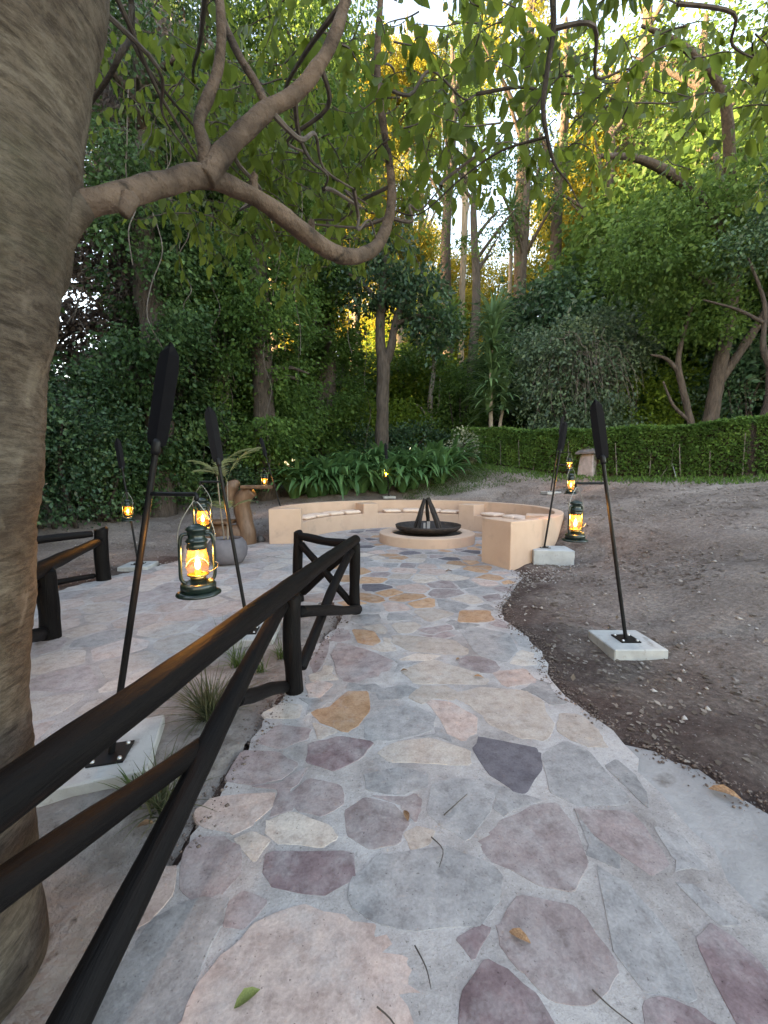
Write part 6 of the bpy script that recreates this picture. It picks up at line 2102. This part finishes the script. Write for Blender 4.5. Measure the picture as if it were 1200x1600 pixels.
V = np.stack([V[..., 0] * ca - V[..., 1] * sa, V[..., 0] * sa + V[..., 1] * ca, V[..., 2]], -1)
V += np.column_stack([q, HT(q) + .006])[:, None, :]
Fp = (of[None] + (np.arange(len(q)) * 6)[:, None, None]).reshape(-1, 3)
g = link('gravel', np_mesh('gravel', V.reshape(-1, 3), Fp), MAT_PEBBLE, smooth=True)
tag(g, 'small pale pebbles strewn over the bare soil', 'gravel', kind='stuff')

# crumbs of soil spilt over the edge of the paving
edge_pts = []
E_ = [(2.12, 6.45), (2.16, 6.2), (2.05, 5.85), (1.86, 5.5), (1.62, 5.05), (1.40, 4.6), (1.30, 4.25), (1.33, 3.9), (1.41, 3.6), (1.36, 3.25), (1.27, 2.95), (1.29, 2.65), (1.36, 2.4), (1.52, 2.14), (1.66, 1.98), (1.74, 1.78), (1.86, 1.55), (2.05, 1.35), (2.3, .9)]
for i in range(len(E_) - 1):
    a_, b_ = np.array(E_[i]), np.array(E_[i + 1])
    k_ = int(np.linalg.norm(b_ - a_) * 520)
    t_ = rng.random(k_)[:, None]
    edge_pts.append(a_ * (1 - t_) + b_ * t_ + np.column_stack([rng.normal(.03, .055, k_), rng.normal(0, .03, k_)]))
LE_ = [(-.83, 1.5), (-.78, 2.1), (-.70, 2.7), (-.62, 3.3), (-.50, 4.0), (-.47, 4.5)]
for i in range(len(LE_) - 1):
    a_, b_ = np.array(LE_[i]), np.array(LE_[i + 1])
    k_ = int(np.linalg.norm(b_ - a_) * 380)
    t_ = rng.random(k_)[:, None]
    edge_pts.append(a_ * (1 - t_) + b_ * t_ + np.column_stack([rng.normal(-.03, .06, k_), rng.normal(0, .03, k_)]))
q = np.concatenate(edge_pts)
sz_ = .003 + .011 * rng.random(len(q)) ** 3
onp = in_poly(q, PAVED)
zc_ = np.where(onp, .003, np.maximum(HT(q), -.02) + .003)
V = oc[None] * rng.uniform(.6, 1.3, (len(q), 6, 1)) * sz_[:, None, None] + np.column_stack([q, zc_])[:, None, :]
Fp = (of[None] + (np.arange(len(q)) * 6)[:, None, None]).reshape(-1, 3)
g = link('soil_crumbs', np_mesh('soil_crumbs', V.reshape(-1, 3), Fp), MAT_CRUMB)
tag(g, 'dark crumbs of soil spilt along the edge of the paving', 'soil', kind='stuff')

# single dead leaves and twigs lying on the paving and soil edge
def dead_leaf(x, y, z, rz, s, label, tone=MAT_DRYLEAF):
    V, F = [], []
    prof = [(0, .01), (.15, .14), (.45, .23), (.75, .15), (1.0, .01)]
    for t, w in prof:
        y_ = .10 * math.sin(t * 3.1)
        V += [(t - .5, -w, y_ + w * .5), (t - .5, 0, y_), (t - .5, w, y_ + w * .6)]
    for i in range(4):
        a_ = i * 3
        F += [(a_, a_ + 1, a_ + 4, a_ + 3), (a_ + 1, a_ + 2, a_ + 5, a_ + 4)]
    me = bpy.data.meshes.new('fallen_leaf')
    me.from_pydata(V, [], F)
    me.update()
    me.polygons.foreach_set('use_smooth', [True] * len(me.polygons))
    o = link('fallen_leaf', me, tone, None, (x, y, z))
    o.rotation_euler = (0, 0, rz)
    o.scale = (s, s, s)
    tag(o, label, 'leaf', 'single fallen leaves on the paving')


MAT_GREENLEAF = mat_mottle('fresh_fallen_leaf', (0.10, 0.12, 0.03), (0.17, 0.18, 0.05), 20, 0.6, (), 'Object')
for x, y, rz, s, lab, mt in ((.10, 1.66, 1.8, .06, 'curled orange-brown leaf on the round mauve paving stones', MAT_DRYLEAF), (.45, 1.185, -.5, .07, 'curled tan leaf beside the small plum paving stone', MAT_DRYLEAF), (-.40, 1.03, .6, .075, 'green fallen leaf on the biggest pink paving stone', MAT_GREENLEAF),
                             (.16, 3.0, .2, .06, 'brown leaf on the cream stones past the railing post', MAT_DRYLEAF), (.72, 2.9, -.3, .075, 'long tan leaf on the pale stones near the soil edge', MAT_DRYLEAF), (.62, 3.2, .7, .05, 'small brown leaf among the pale stones near the soil edge', MAT_DRYLEAF),
                             (1.05, 6.3, .1, .12, 'dark leaf on the orange stones before the bench end', MAT_DRYLEAF), (-1.05, 1.62, .3, .07, 'orange leaf on the sandy bed', MAT_DRYLEAF)):
    dead_leaf(x, y, .009 if x > -.9 else .0, rz, s, lab, mt)
dead_leaf(1.66, 1.80, -.01, -.6, .13, 'large dark brown leaf on the concrete strip at the soil edge')


def ground_twig(pts_, r, label):
    o = MB().tube(smoothpath([(x, y, z) for x, y, z in pts_], 4), [r, r * .8, r * .5], 5).build('fallen_twig', MAT_TWIG, None)
    tag(o, label, 'twig', 'fallen twigs on the paving')


ground_twig([(.20, 1.55, .013), (.24, 1.49, .016), (.215, 1.42, .012)], .003, 'short forked twig on the big grey paving stone')
ground_twig([(.27, 1.66, .012), (.33, 1.71, .018), (.40, 1.78, .012)], .003, 'straight dark twig on the warm grey paving stone')
ground_twig([(-.02, 1.01, .013), (.03, .97, .016), (.06, .90, .012)], .0026, 'thin twig on the pink stone edge')
ground_twig([(.10, 1.16, .013), (.13, 1.10, .016), (.14, 1.05, .012)], .0026, 'thin straight twig on the biggest pink paving stone')
ground_twig([(.62, 1.05, .011), (.65, 1.01, .014), (.70, .97, .011)], .0026, 'thin twig on the plum stone')
